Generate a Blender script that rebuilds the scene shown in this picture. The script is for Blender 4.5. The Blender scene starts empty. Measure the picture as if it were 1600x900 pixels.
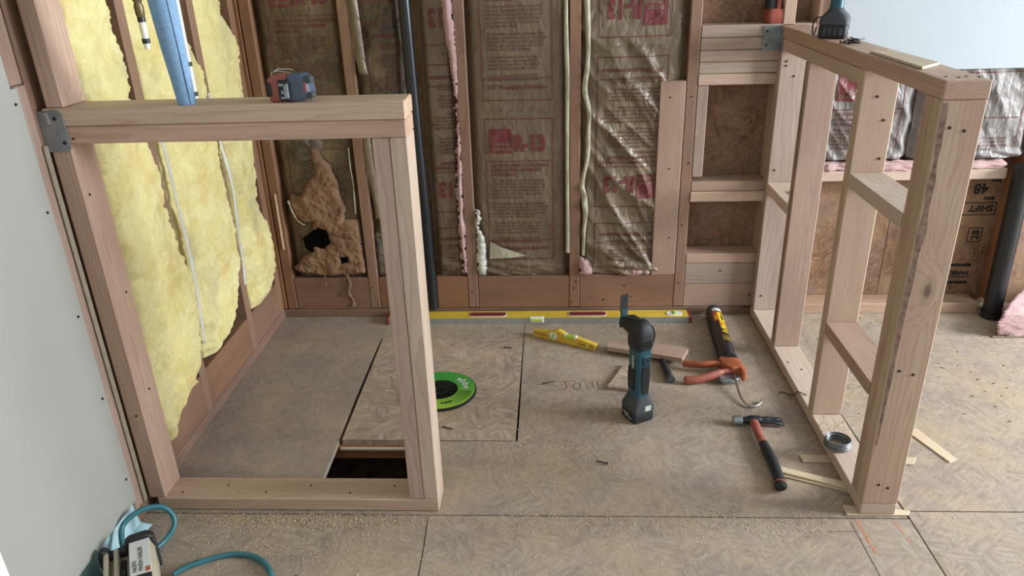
import bpy, bmesh, math, random
from mathutils import Vector, Matrix, noise
random.seed(7)
C = bpy.context.scene.collection
S = bpy.context.scene
PI = math.pi

# ------------------------------------------------------------------ camera, light, exposure
cam_d = bpy.data.cameras.new('camera'); cam = bpy.data.objects.new('camera', cam_d); C.objects.link(cam)
cam_d.sensor_width = 36.0; cam_d.lens = 26.63; cam_d.clip_start = 0.02
_f = Vector((-0.05366144, 0.91085121, -0.40923163)); _r = Vector((0.99852223, 0.0454203, -0.02983886)); _u = Vector((0.00859134, 0.41022808, 0.9119425))
cam.matrix_world = Matrix(((_r.x, _u.x, -_f.x, 1.0973), (_r.y, _u.y, -_f.y, -2.7508), (_r.z, _u.z, -_f.z, 1.3594), (0, 0, 0, 1)))
S.camera = cam
S.view_settings.view_transform = 'Standard'; S.view_settings.look = 'None'
S.view_settings.gamma = 1.0; S.view_settings.use_curve_mapping = False
S.view_settings.exposure = 0.08
W = bpy.data.worlds.new('world'); S.world = W; W.use_nodes = True
W.node_tree.nodes['Background'].inputs['Color'].default_value = (0.98, 0.98, 1.0, 1)
W.node_tree.nodes['Background'].inputs['Strength'].default_value = 0.62

def area_light(name, loc, target, sx, sy, power, col):
    d = bpy.data.lights.new(name, 'AREA'); d.shape = 'RECTANGLE'; d.size = sx; d.size_y = sy; d.energy = power; d.color = col
    o = bpy.data.objects.new(name, d); C.objects.link(o); o.location = loc
    o.rotation_euler = (Vector(target) - Vector(loc)).to_track_quat('-Z', 'Y').to_euler()
    return o
area_light('window_daylight', (5.52, -1.25, 1.50), (0.8, -1.15, 0.6), 1.5, 1.4, 330, (0.90, 0.96, 1.0))

# ------------------------------------------------------------------ material helpers
def srgb(r, g, b):
    def c(v):
        v /= 255.0
        return v / 12.92 if v <= 0.04045 else ((v + 0.055) / 1.055) ** 2.4
    return (c(r), c(g), c(b), 1.0)

class NT:
    def __init__(s, name):
        s.m = bpy.data.materials.new(name); s.m.use_nodes = True
        s.t = s.m.node_tree; s.b = s.t.nodes['Principled BSDF']
    def n(s, typ, ins=None, **props):
        nd = s.t.nodes.new('ShaderNode' + typ)
        for k, v in props.items(): setattr(nd, k, v)
        for k, v in (ins or {}).items(): s.set(nd.inputs[k], v)
        return nd
    def set(s, sock, v):
        if isinstance(v, bpy.types.NodeSocket): s.t.links.new(v, sock)
        else: sock.default_value = v
    def bs(s, **k):
        for a, v in k.items(): s.set(s.b.inputs[a.replace('_', ' ')], v)
    def math(s, op, a, b=0.0, clamp=False):
        nd = s.n('Math', {0: a, 1: b}, operation=op); nd.use_clamp = clamp
        return nd.outputs[0]
    def mix(s, f, a, b, mode='MIX'):
        nd = s.n('MixRGB', {0: f, 1: a, 2: b}, blend_type=mode)
        return nd.outputs[0]
    def ramp(s, f, stops):
        nd = s.n('ValToRGB', {0: f}); e = nd.color_ramp.elements
        while len(e) < len(stops): e.new(0.5)
        for i, (p, c) in enumerate(stops):
            e[i].position = p; e[i].color = c if len(c) == 4 else (*c, 1)
        return nd.outputs[0]
    def noise(s, vec, scale, detail=3.0, rough=0.55, dist=0.0):
        return s.n('TexNoise', {'Vector': vec, 'Scale': scale, 'Detail': detail, 'Roughness': rough, 'Distortion': dist})
    def coord(s): return s.n('TexCoord').outputs['Object']
    def map(s, vec, loc=(0, 0, 0), rot=(0, 0, 0), scale=(1, 1, 1)):
        return s.n('Mapping', {'Vector': vec, 'Location': loc, 'Rotation': rot, 'Scale': scale}).outputs[0]
    def bump(s, h, strength=0.3, dist=0.01):
        s.set(s.b.inputs['Normal'], s.n('Bump', {'Height': h, 'Strength': strength, 'Distance': dist}).outputs[0])
def g(v): return (v, v, v, 1)

def plain(name, rgb, rough=0.5, metal=0.0, var=0.08, nscale=40, bump=0.0):
    t = NT(name); c = t.coord(); col = srgb(*rgb)
    nz = t.noise(c, nscale, 4).outputs[0]
    lo = tuple(x * (1 - var * 2) for x in col[:3]) + (1,); hi = tuple(min(1, x * (1 + var * 2)) for x in col[:3]) + (1,)
    t.bs(Base_Color=t.ramp(nz, [(0.3, lo), (0.7, hi)]), Roughness=rough, Metallic=metal)
    if bump: t.bump(t.noise(c, nscale * 4, 3).outputs[0], bump, 0.002)
    return t.m

def wood(name, light, dark, knot, rings=42, rough=0.62, blotch=0.25, knots=0.75):
    t = NT(name); c = t.coord(); rnd = t.n('ObjectInfo').outputs['Random']
    off = t.n('CombineXYZ', {0: t.math('MULTIPLY', rnd, 37.0), 1: t.math('MULTIPLY_ADD', rnd, 0.11), 2: t.math('MULTIPLY', t.math('FRACT', t.math('MULTIPLY', rnd, 17.3)), 0.09)})
    off.inputs[1].default_value = 0
    t.set(off.inputs[1], t.math('ADD', t.math('MULTIPLY', rnd, 0.10), -0.06))
    p = t.n('VectorMath', {0: c, 1: off.outputs[0]}, operation='ADD').outputs[0]
    wv = t.noise(t.map(p, scale=(1.6, 9, 9)), 1.0, 3)
    warp = t.n('VectorMath', {0: wv.outputs['Color'], 1: (0.5, 0.5, 0.5)}, operation='SUBTRACT').outputs[0]
    warp = t.n('VectorMath', {0: warp, 'Scale': 0.045}, operation='SCALE').outputs[0]
    # knots
    vor = t.n('TexVoronoi', {'Vector': t.map(p, scale=(3.1, 7.0, 7.0)), 'Scale': 1.0, 'Randomness': 1.0})
    pick = t.n('SeparateColor', {0: vor.outputs['Color']}).outputs[0]
    kd = t.math('ADD', vor.outputs['Distance'], t.math('MULTIPLY', t.math('LESS_THAN', pick, knots), 5.0))
    kw = t.ramp(kd, [(0.0, g(1)), (0.32, g(0))])
    pw = t.n('VectorMath', {0: p, 1: warp}, operation='ADD').outputs[0]
    push = t.n('CombineXYZ', {1: t.math('MULTIPLY', kw, 0.03), 2: t.math('MULTIPLY', kw, 0.02)}).outputs[0]
    pw = t.n('VectorMath', {0: pw, 1: push}, operation='ADD').outputs[0]
    ring = t.n('TexWave', {'Vector': t.map(pw, scale=(0.02, 1, 1)), 'Scale': rings, 'Distortion': 1.6, 'Detail': 2.0, 'Detail Scale': 0.4}, wave_type='RINGS', rings_direction='X', wave_profile='SAW')
    fib = t.noise(t.map(p, scale=(9, 420, 420)), 1.0, 2).outputs[0]
    bl = t.noise(t.map(p, scale=(2.2, 11, 11)), 1.0, 3).outputs[0]
    L = srgb(*light); D = srgb(*dark); K = srgb(*knot)
    base = t.ramp(ring.outputs[0], [(0.0, L), (0.55, tuple(a * .75 + b * .25 for a, b in zip(L, D))), (0.9, D), (1.0, L)])
    base = t.mix(0.55, base, L)
    base = t.mix(t.math('MULTIPLY', t.ramp(fib, [(0.35, g(0)), (0.7, g(1))]), 0.30), base, D)
    base = t.mix(t.math('MULTIPLY', t.ramp(bl, [(0.42, g(0)), (0.7, g(1))]), blotch * 2), base, D)
    hv = t.n('HueSaturation', {'Hue': 0.5, 'Saturation': t.math('ADD', t.math('MULTIPLY', rnd, 0.3), 0.82), 'Value': t.math('ADD', t.math('MULTIPLY', t.math('FRACT', t.math('MULTIPLY', rnd, 9.7)), 0.22), 0.88), 'Color': base}).outputs[0]
    km = t.ramp(kd, [(0.0, g(1)), (0.055, g(0.9)), (0.08, g(0.3)), (0.15, g(0))])
    t.bs(Base_Color=t.mix(t.math('MULTIPLY', km, 0.85), hv, K), Roughness=rough)
    t.bump(t.math('ADD', fib, t.math('MULTIPLY', ring.outputs[0], 0.4)), 0.10, 0.002)
    return t.m

def osb(name, tones, dust, dust_amt, scale=16, rough=0.75, contrast=1.0):
    t = NT(name); c = t.coord(); rnd = t.n('ObjectInfo').outputs['Random']
    c = t.n('VectorMath', {0: c, 1: t.n('CombineXYZ', {0: t.math('MULTIPLY', rnd, 31.0)}).outputs[0]}, operation='ADD').outputs[0]
    warp = t.noise(c, 6, 2).outputs['Color']
    warp = t.n('VectorMath', {0: warp, 'Scale': 0.03}, operation='SCALE').outputs[0]
    cw = t.n('VectorMath', {0: c, 1: warp}, operation='ADD').outputs[0]
    vals = []; edges = []
    for k, a in enumerate((0.25, 1.35, 2.45)):
        v = t.n('TexVoronoi', {'Vector': t.map(t.map(cw, rot=(0, 0, a)), loc=(k * 3.3, k, 0), scale=(scale, scale * 4.2, 0.5)), 'Scale': 1.0, 'Randomness': 0.95})
        vals.append(t.n('SeparateColor', {0: v.outputs['Color']}).outputs[0])
        edges.append(v.outputs['Distance'])
    sel = t.n('SeparateColor', {0: t.n('TexVoronoi', {'Vector': t.map(cw, scale=(1, 1, .1)), 'Scale': scale * 0.9}).outputs['Color']}).outputs
    f1 = t.math('GREATER_THAN', sel[0], 0.42); f2 = t.math('GREATER_THAN', sel[1], 0.6)
    val = t.mix(f2, t.mix(f1, vals[0], vals[1]), vals[2])
    edg = t.mix(f2, t.mix(f1, edges[0], edges[1]), edges[2])
    n = len(tones)
    col = t.ramp(val, [(i / (n - 1), srgb(*q)) for i, q in enumerate(tones)])
    fa = t.noise(t.map(t.map(c, rot=(0, 0, 0.5)), scale=(26, 210, 1)), 1.0, 3).outputs[0]; fb2 = t.noise(t.map(t.map(c, rot=(0, 0, -0.9)), scale=(26, 210, 1)), 1.0, 3).outputs[0]
    fib = t.math('MAXIMUM', fa, fb2)
    mid = srgb(*tones[n // 2])
    col = t.mix(1 - contrast * 0.8, col, mid)
    col = t.mix(t.math('MULTIPLY', t.ramp(fib, [(0.55, g(0)), (0.78, g(1))]), 0.5), col, srgb(*[int(q * 0.62) for q in tones[0]]))
    col = t.mix(t.math('MULTIPLY', t.ramp(edg, [(0.45, g(0)), (0.8, g(1))]), 0.45 * contrast), col, srgb(*[int(q * .5) for q in tones[0]]))
    bl = t.noise(c, 2.3, 5, 0.6).outputs[0]
    fine = t.noise(c, 130, 4, 0.7).outputs[0]
    d = srgb(*dust)
    amt = t.math('MULTIPLY', t.ramp(bl, [(0.25, g(0.55)), (0.7, g(1))]), dust_amt)
    col = t.mix(amt, col, t.mix(t.ramp(fine, [(0.35, g(0)), (0.65, g(1))]), tuple(x * .8 for x in d[:3]) + (1,), tuple(min(1, x * 1.15) for x in d[:3]) + (1,)))
    bl2 = t.noise(t.map(c, loc=(5, 2, 0)), 3.7, 6, 0.65).outputs[0]
    col = t.mix(t.math('MULTIPLY', t.ramp(bl2, [(0.46, g(0)), (0.68, g(1))]), 0.5), col, srgb(184, 156, 122))
    bl3 = t.noise(t.map(c, loc=(1, 7, 0)), 5.1, 6, 0.7).outputs[0]
    col = t.mix(t.math('MULTIPLY', t.ramp(bl3, [(0.5, g(0)), (0.68, g(1))]), 0.5), col, srgb(122, 108, 108))
    sp = t.noise(t.map(t.map(c, rot=(0, 0, 1.1)), scale=(55, 260, 1)), 1.0, 2, 0.5).outputs[0]
    col = t.mix(t.math('MULTIPLY', t.ramp(sp, [(0.66, g(0)), (0.74, g(1))]), 0.45), col, srgb(70, 58, 50))
    t.bs(Base_Color=col, Roughness=rough)
    t.bump(t.math('ADD', t.math('MULTIPLY', val, 0.6), t.math('ADD', fib, fine)), 0.25, 0.002)
    return t.m

def fluff(name, light, dark, spot, scale=14, bump=0.9, smudge=None):
    t = NT(name); c = t.coord()
    a = t.noise(c, scale, 8, 0.68, 0.6).outputs[0]
    b = t.noise(t.map(c, loc=(3, 1, 2)), 5.5, 3, 0.55).outputs[0]
    fb = t.noise(t.map(c, rot=(0.5, 0.9, 0.3), scale=(1, 1, 3.5)), 90, 5, 0.75, 1.8).outputs[0]
    col = t.ramp(a, [(0.28, srgb(*dark)), (0.6, srgb(*light))])
    col = t.mix(t.math('MULTIPLY', t.ramp(b, [(0.56, g(0)), (0.74, g(1))]), 0.6), col, srgb(*spot))
    col = t.mix(t.math('MULTIPLY', t.ramp(fb, [(0.35, g(1)), (0.6, g(0))]), 0.28), col, srgb(*[int(q * 0.75) for q in dark]))
    if smudge:
        sm_ = t.noise(t.map(c, loc=(8, 3, 5), scale=(1, 1, 0.6)), 6.5, 5, 0.6).outputs[0]
        col = t.mix(t.math('MULTIPLY', t.ramp(sm_, [(0.54, g(0)), (0.74, g(1))]), 0.6), col, srgb(*smudge))
    t.bs(Base_Color=col, Roughness=0.95)
    t.b.inputs['Specular IOR Level'].default_value = 0.1
    t.b.inputs['Sheen Weight'].default_value = 0.15
    t.bump(t.math('ADD', t.math('MULTIPLY', a, 1.0), t.math('MULTIPLY', fb, 0.7)), bump, 0.012)
    return t.m

def paper(name, base, dark, rough=0.42, crinkle=0.8, stain=0.0, stain_c=(52, 46, 36)):
    t = NT(name); c = t.coord()
    a = t.noise(t.map(c, scale=(1, 1, .45)), 9, 6, 0.6).outputs[0]
    st = t.noise(t.map(c, rot=(0, 0.35, 0), scale=(160, 60, 25)), 1.0, 3, 0.6, 0.6).outputs[0]
    col = t.ramp(a, [(0.3, srgb(*dark)), (0.68, srgb(*base))])
    col = t.mix(t.math('MULTIPLY', t.ramp(st, [(0.45, g(0)), (0.8, g(1))]), 0.25), col, srgb(*[min(255, int(q * 1.25)) for q in base]))
    if stain:
        s1 = t.noise(t.map(c, loc=(4.3, 0, 1.2)), 7.5, 7, 0.68, 0.8).outputs[0]
        s2 = t.noise(t.map(c, loc=(1.3, 0, 2.2)), 60, 4, 0.7).outputs[0]
        k = t.math('MULTIPLY', t.ramp(s1, [(0.36, g(0)), (0.58, g(1))]), t.math('ADD', t.ramp(s2, [(0.3, g(0.3)), (0.6, g(1))]), 0.0))
        col = t.mix(t.math('MULTIPLY', k, stain), col, srgb(*stain_c))
    t.bs(Base_Color=col, Roughness=rough)
    cw = t.n('VectorMath', {0: c, 1: t.n('VectorMath', {0: t.noise(c, 12, 3).outputs['Color'], 'Scale': 0.05}, operation='SCALE').outputs[0]}, operation='ADD').outputs[0]
    cr = t.n('TexVoronoi', {'Vector': t.map(cw, rot=(0, 0.5, 0), scale=(1.0, 0.3, 0.5)), 'Scale': 34.0}, feature='DISTANCE_TO_EDGE').outputs['Distance']
    t.bump(t.math('ADD', t.math('ADD', st, t.noise(c, 70, 4).outputs[0]), t.math('MULTIPLY', t.ramp(cr, [(0.0, g(0)), (0.3, g(1))]), crinkle)), 0.35, 0.004)
    return t.m

M = {}
M['fir_new'] = wood('fresh_fir', (206, 183, 160), (166, 135, 114), (78, 58, 46), knots=0.45, blotch=0.2)
M['fir_warm'] = wood('warm_fir', (194, 166, 145), (152, 119, 99), (76, 54, 44), knots=0.5, blotch=0.22)
M['fir_old'] = wood('aged_fir', (150, 112, 84), (112, 78, 54), (56, 38, 28), knots=0.7)
M['fir_plate'] = wood('aged_plate', (142, 106, 82), (104, 74, 56), (54, 38, 30), knots=0.7)
M['fir_grey'] = wood('greyed_fir', (176, 150, 132), (136, 110, 96), (74, 56, 48), knots=0.6)
M['pine_pale'] = wood('pale_pine', (212, 195, 168), (184, 160, 132), (110, 84, 62), knots=0.93)
M['osb_floor'] = osb('subfloor_strand_board', [(126, 108, 94), (158, 142, 124), (164, 148, 130), (176, 160, 140), (146, 130, 116)], (166, 152, 134), 0.5, scale=24, contrast=0.8)
M['osb_patch'] = osb('patch_strand_board', [(112, 92, 78), (166, 142, 122), (186, 164, 142), (150, 126, 112), (200, 184, 164)], (172, 154, 138), 0.42, scale=17, contrast=0.85)
M['osb_left'] = osb('dusty_strand_board', [(122, 106, 96), (146, 130, 118), (152, 136, 124), (160, 146, 132)], (152, 140, 130), 0.6, scale=22, contrast=0.7)
M['osb_wall'] = osb('wall_strand_board', [(92, 64, 44), (132, 98, 70), (146, 110, 80), (116, 82, 58), (164, 128, 96)], (136, 106, 82), 0.15, scale=30, contrast=0.9)
M['drywall'] = plain('primed_drywall', (152, 152, 144), 0.85, var=0.015, nscale=3)
M['drywall_cool'] = plain('painted_drywall', (176, 184, 190), 0.8, var=0.012, nscale=3)
M['gypsum'] = plain('gypsum_edge', (146, 134, 116), 0.9, bump=0.4)
M['yellow'] = fluff('yellow_fibreglass', (242, 231, 170), (224, 204, 126), (214, 166, 92), scale=9, bump=0.5, smudge=(150, 148, 118))
M['pink'] = fluff('pink_fibreglass', (232, 196, 194), (204, 154, 154), (222, 176, 166), bump=0.8)
M['tan'] = fluff('soiled_fibreglass', (172, 134, 100), (124, 90, 64), (98, 70, 48), bump=0.9)
M['greyfluff'] = fluff('dirty_grey_fibreglass', (150, 140, 126), (96, 84, 72), (70, 60, 50))
M['kraft'] = paper('kraft_paper', (126, 107, 87), (102, 85, 67))
M['kraft_green'] = paper('kraft_paper_pale', (136, 121, 99), (108, 94, 75), rough=0.36, crinkle=1.6)
M['kraft_stained'] = paper('kraft_paper_stained', (124, 104, 76), (98, 80, 56), stain=0.85)
M['kraft_cool'] = paper('kraft_paper_cool', (134, 128, 124), (110, 105, 103), rough=0.5, crinkle=1.4)
M['flange'] = paper('paper_flange_pale', (182, 178, 154), (154, 148, 124), rough=0.5)
M['flange_white'] = paper('paper_flange_white', (214, 214, 206), (180, 180, 170), rough=0.5)
M['print'] = plain('red_print', (104, 52, 50), 0.55, var=0.1, nscale=60)
M['print_dim'] = plain('red_print_small', (100, 66, 56), 0.55, var=0.1, nscale=60)
M['print_red'] = plain('red_logo_print', (110, 46, 50), 0.5, var=0.12, nscale=30)
M['ink'] = plain('black_stencil_ink', (40, 36, 34), 0.8, var=0.2)
M['pencil'] = plain('pencil_lead', (86, 80, 78), 0.6, var=0.1)
M['chalk'] = plain('orange_chalk', (206, 132, 96), 0.9, var=0.1)
M['black_abs'] = plain('black_abs_plastic', (26, 30, 34), 0.32, var=0.15, nscale=14)
M['galv'] = plain('galvanized_steel', (146, 154, 156), 0.42, metal=0.75, var=0.12, nscale=22)
M['steel'] = plain('bright_steel', (196, 196, 194), 0.28, metal=1.0, var=0.05)
M['dark_steel'] = plain('dark_steel', (62, 64, 66), 0.4, metal=0.8, var=0.12)
M['nail'] = plain('nail_steel', (54, 48, 46), 0.5, metal=0.5, var=0.1)
M['brass'] = plain('brass', (122, 108, 78), 0.5, metal=0.7, var=0.1)
M['white_plastic'] = plain('white_plastic', (226, 228, 224), 0.35, var=0.02)
M['foam_blue'] = plain('blue_foam', (124, 158, 190), 0.8, var=0.05, nscale=120, bump=0.3)
M['foam_slit'] = plain('blue_foam_slit', (58, 74, 98), 0.9)
M['teal'] = plain('teal_plastic', (34, 82, 96), 0.42, var=0.06)
M['teal_dark'] = plain('dark_teal_plastic', (28, 62, 74), 0.45, var=0.08)
M['rubber'] = plain('black_rubber', (30, 32, 34), 0.6, var=0.12, bump=0.2)
M['rubber_grey'] = plain('grey_rubber', (62, 66, 70), 0.65, var=0.1, bump=0.2)
M['lcd'] = plain('pale_sticker', (196, 206, 190), 0.4, var=0.03)
M['label_white'] = plain('white_label', (210, 210, 204), 0.5, var=0.02)
M['yellow_paint'] = plain('yellow_enamel', (212, 178, 62), 0.38, var=0.06, nscale=18)
M['yellow_dark'] = plain('dark_yellow_enamel', (186, 146, 56), 0.45, var=0.08)
M['wire'] = plain('grey_wire', (118, 122, 124), 0.4, metal=0.7, var=0.1)
M['alu'] = plain('aluminium', (168, 172, 172), 0.4, metal=0.6, var=0.06)
M['maroon'] = plain('maroon_grip', (116, 40, 48), 0.5, var=0.08)
M['vial'] = plain('green_vial', (180, 206, 70), 0.15, var=0.04)
M['green'] = None
M['black_grille'] = plain('black_grille_plastic', (24, 26, 26), 0.35, var=0.1)
M['orange'] = plain('orange_paint', (164, 90, 58), 0.42, var=0.08, nscale=25)
M['orange_red'] = plain('orange_red_grip', (150, 82, 66), 0.55, var=0.1, nscale=25)
M['tube_label_black'] = plain('black_tube_label', (34, 32, 40), 0.32, var=0.06)
M['tube_label_yellow'] = plain('yellow_tube_label', (236, 200, 40), 0.4, var=0.03)
M['tube_label_red'] = plain('red_tube_label', (188, 74, 42), 0.4, var=0.03)
M['red_plastic'] = plain('red_plastic', (150, 74, 62), 0.4, var=0.06)
M['blue_grey'] = plain('blue_grey_plastic', (74, 86, 104), 0.42, var=0.06)
M['beige'] = plain('beige_housing', (172, 162, 140), 0.45, var=0.05)
M['hose'] = plain('teal_hose', (48, 108, 116), 0.4, var=0.06)
M['film'] = plain('blue_masking_film', (168, 200, 206), 0.35, var=0.06, nscale=9)
M['film_green'] = plain('green_masking_film', (118, 160, 156), 0.4, var=0.06, nscale=9)
M['white_trim'] = plain('white_trim_paint', (226, 232, 238), 0.5, var=0.01)
M['dirt'] = plain('crawlspace_dirt', (132, 110, 88), 0.95, var=0.3, nscale=18, bump=0.6)
M['gap_shade'] = plain('gap_shade_black', (16, 14, 12), 1.0, var=0.3, nscale=30); M['gap_shade'].node_tree.nodes['Principled BSDF'].inputs['Specular IOR Level'].default_value = 0.0  # near-black colour standing for shade inside the torn hole and the stud crack
M['bark'] = plain('rough_bark', (128, 104, 90), 0.9, var=0.25, nscale=70)
M['sawdust'] = plain('sawdust', (200, 178, 144), 0.9, var=0.15, nscale=300)
# lime ring: green with a paler lime patch
t = NT('lime_print'); c = t.coord(); sx = t.n('SeparateXYZ', {0: c}).outputs
t.bs(Base_Color=t.ramp(t.math('ADD', t.math('MULTIPLY', sx[1], -3.2), 0.42), [(0.25, srgb(64, 148, 62)), (0.62, srgb(128, 176, 58)), (0.85, srgb(160, 196, 66))]), Roughness=0.4)
M['green'] = t.m

# ------------------------------------------------------------------ mesh helpers
class MB:
    def __init__(s): s.v = []; s.f = []
    def add(s, v, f, m=None):
        o = len(s.v)
        s.v += [tuple(m @ Vector(p)) if m else tuple(p) for p in v]
        s.f += [tuple(i + o for i in q) for q in f]
        return s
    def bm(s, b, m=None):
        b.verts.index_update()
        s.add([v.co[:] for v in b.verts], [[v.index for v in f.verts] for f in b.faces], m); b.free(); return s
    def box(s, lo, hi, bev=0.0, m=None, seg=1):
        b = bmesh.new(); bmesh.ops.create_cube(b, size=1)
        for v in b.verts: v.co = Vector([(lo[i] + hi[i]) / 2 + v.co[i] * (hi[i] - lo[i]) for i in range(3)])
        if bev: bmesh.ops.bevel(b, geom=b.edges[:], offset=bev, segments=seg, affect='EDGES', profile=0.5)
        return s.bm(b, m)
    def prism(s, poly, z0, z1, m=None, bev=0.0, seg=1):
        n = len(poly)
        v = [(x, y, z0) for x, y in poly] + [(x, y, z1) for x, y in poly]
        f = [tuple(reversed(range(n))), tuple(range(n, 2 * n))] + [(i, (i + 1) % n, n + (i + 1) % n, n + i) for i in range(n)]
        if bev:
            b = bmesh.new(); vs = [b.verts.new(p) for p in v]
            for q in f: b.faces.new([vs[i] for i in q])
            bmesh.ops.recalc_face_normals(b, faces=b.faces[:])
            bmesh.ops.bevel(b, geom=b.edges[:], offset=bev, segments=seg, affect='EDGES', profile=0.5)
            return s.bm(b, m)
        return s.add(v, f, m)
    def cyl(s, p0, p1, r0, r1=None, seg=16, m=None):
        return s.tube([p0, p1], [r0, r0 if r1 is None else r1], seg, m=m)
    def tube(s, pts, r, seg=8, closed=False, m=None, flat=1.0):
        pts = [Vector(p) for p in pts]; n = len(pts)
        if not isinstance(r, (list, tuple)): r = [r] * n
        T = []
        for i in range(n):
            a = pts[(i - 1) % n] if (closed or i > 0) else pts[i]; b = pts[(i + 1) % n] if (closed or i < n - 1) else pts[i]
            d = (b - a); T.append(d.normalized() if d.length > 1e-9 else Vector((0, 0, 1)))
        up = Vector((0, 0, 1)) if abs(T[0].z) < 0.9 else Vector((0, 1, 0))
        N = (up - T[0] * up.dot(T[0])).normalized(); v = []; f = []
        for i in range(n):
            N = (N - T[i] * N.dot(T[i])).normalized(); B = T[i].cross(N)
            for k in range(seg):
                a = 2 * PI * k / seg
                v.append(pts[i] + N * (math.cos(a) * r[i] * flat) + B * (math.sin(a) * r[i]))
        for i in range(n if closed else n - 1):
            j = (i + 1) % n
            for k in range(seg):
                q = (k + 1) % seg
                f.append((i * seg + k, i * seg + q, j * seg + q, j * seg + k))
        if not closed:
            f.append(tuple(reversed(range(seg)))); f.append(tuple((n - 1) * seg + k for k in range(seg)))
        return s.add([tuple(p) for p in v], f, m)
    def lathe(s, prof, seg=32, m=None):
        v = []; f = []
        for r, z in prof:
            for k in range(seg):
                a = 2 * PI * k / seg; v.append((r * math.cos(a), r * math.sin(a), z))
        for i in range(len(prof) - 1):
            for k in range(seg):
                q = (k + 1) % seg
                f.append((i * seg + k, i * seg + q, (i + 1) * seg + q, (i + 1) * seg + k))
        return s.add(v, f, m)
    def loft(s, rings, m=None):
        n = len(rings[0]); v = [p for r in rings for p in r]; f = []
        for i in range(len(rings) - 1):
            for k in range(n):
                q = (k + 1) % n; f.append((i * n + k, i * n + q, (i + 1) * n + q, (i + 1) * n + k))
        f.append(tuple(reversed(range(n)))); f.append(tuple((len(rings) - 1) * n + k for k in range(n)))
        return s.add(v, f, m)
    def build(s, name, mat, parent=None, smooth=0, world=True, label=None, kind=None):
        me = bpy.data.meshes.new(name); me.from_pydata(s.v, [], s.f); me.materials.append(mat)
        b = bmesh.new(); b.from_mesh(me); bmesh.ops.recalc_face_normals(b, faces=b.faces[:]); b.to_mesh(me); b.free()
        if smooth:
            me.polygons.foreach_set('use_smooth', [True] * len(me.polygons)); me.set_sharp_from_angle(angle=math.radians(smooth))
        o = bpy.data.objects.new(name, me); C.objects.link(o)
        return attach(o, parent, world, label, kind)

def attach(o, parent, world=True, label=None, kind=None):
    if parent is not None:
        o.parent = parent
        if world: o.matrix_parent_inverse = mat_of(parent).inverted()
    if label: o['label'] = label
    if kind: o['kind'] = kind
    return o
def mat_of(o):
    m = o.matrix_basis.copy(); m = o.matrix_parent_inverse @ m
    return mat_of(o.parent) @ m if o.parent else m
def tag(o, label=None, cat=None, group=None, kind=None):
    if label: o['label'] = label
    if cat: o['category'] = cat
    if group: o['group'] = group
    if kind: o['kind'] = kind
    return o
def thing(name, label, cat, loc=(0, 0, 0), rz=0.0, group=None):
    o = bpy.data.objects.new(name, None); C.objects.link(o); o.location = loc; o.rotation_euler = (0, 0, rz); o.empty_display_size = 0.05
    return tag(o, label, cat, group)
def struct(name, loc=(0, 0, 0)):
    o = bpy.data.objects.new(name, None); C.objects.link(o); o.location = loc; o['kind'] = 'structure'; return o

def board(name, lo, hi, axis, mat, parent=None, bev=0.0025, label=None, kind=None):
    """a length of lumber whose grain runs along AXIS"""
    s = [hi[i] - lo[i] for i in range(3)]; c = [(hi[i] + lo[i]) / 2 for i in range(3)]
    d = {'x': (s[0], s[1], s[2]), 'y': (s[1], s[0], s[2]), 'z': (s[2], s[1], s[0])}[axis]
    mb = MB().box([-q / 2 for q in d], [q / 2 for q in d], bev)
    o = mb.build(name, mat, None); o.location = c
    o.rotation_euler = {'x': (0, 0, 0), 'y': (0, 0, PI / 2), 'z': (0, -PI / 2, 0)}[axis]
    return attach(o, parent, True, label, kind)
def sheet(name, lo, hi, normal, mat, parent=None, label=None, kind=None, bev=0.0):
    """a panel whose local XY plane lies in its face"""
    s = [hi[i] - lo[i] for i in range(3)]; c = [(hi[i] + lo[i]) / 2 for i in range(3)]
    d, r = {'z': ((s[0], s[1], s[2]), (0, 0, 0)), 'y': ((s[0], s[2], s[1]), (PI / 2, 0, 0)), 'x': ((s[1], s[2], s[0]), (PI / 2, 0, PI / 2))}[normal]
    o = MB().box([-q / 2 for q in d], [q / 2 for q in d], bev).build(name, mat, None); o.location = c; o.rotation_euler = r
    return attach(o, parent, True, label, kind)
def heads(pts, n, r, mat, parent, name='nail_head'):
    """small driven nail heads, joined: too small to pick apart"""
    mb = MB(); n = Vector(n)
    for p in pts:
        p = Vector(p); mb.cyl(p - n * 0.002, p + n * 0.0012, r, r * 0.9, 7)
    return mb.build(name, mat, parent, kind='stuff')

def text2d(body, size, align='LEFT', res=2, bold=0.0, spacing=1.0, line=1.0):
    cu = bpy.data.curves.new('tmp', 'FONT'); cu.body = body; cu.size = size; cu.align_x = align; cu.resolution_u = res
    cu.space_character = spacing; cu.space_line = line; cu.offset = bold; cu.fill_mode = 'FRONT'
    o = bpy.data.objects.new('tmp', cu); me = o.to_mesh()
    v = [(p.co.x, p.co.y) for p in me.vertices]; f = [tuple(q.vertices) for q in me.polygons]
    o.to_mesh_clear(); bpy.data.objects.remove(o); bpy.data.curves.remove(cu)
    return v, f
def decal(name, body, size, mat, parent, m, align='LEFT', bold=0.0, res=2, lift=0.0006, world=True, kind=None, sx=1.0):
    v, f = text2d(body, size, align, res, bold)
    return MB().add([(x * sx, y, lift) for x, y in v], f, m).build(name, mat, parent, world=world, kind=kind)
def frame(origin, xdir, ydir):
    x = Vector(xdir).normalized(); y = Vector(ydir); y = (y - x * y.dot(x)).normalized(); z = x.cross(y); o = Vector(origin)
    return Matrix(((x.x, y.x, z.x, o.x), (x.y, y.y, z.y, o.y), (x.z, y.z, z.z, o.z), (0, 0, 0, 1)))
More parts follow.
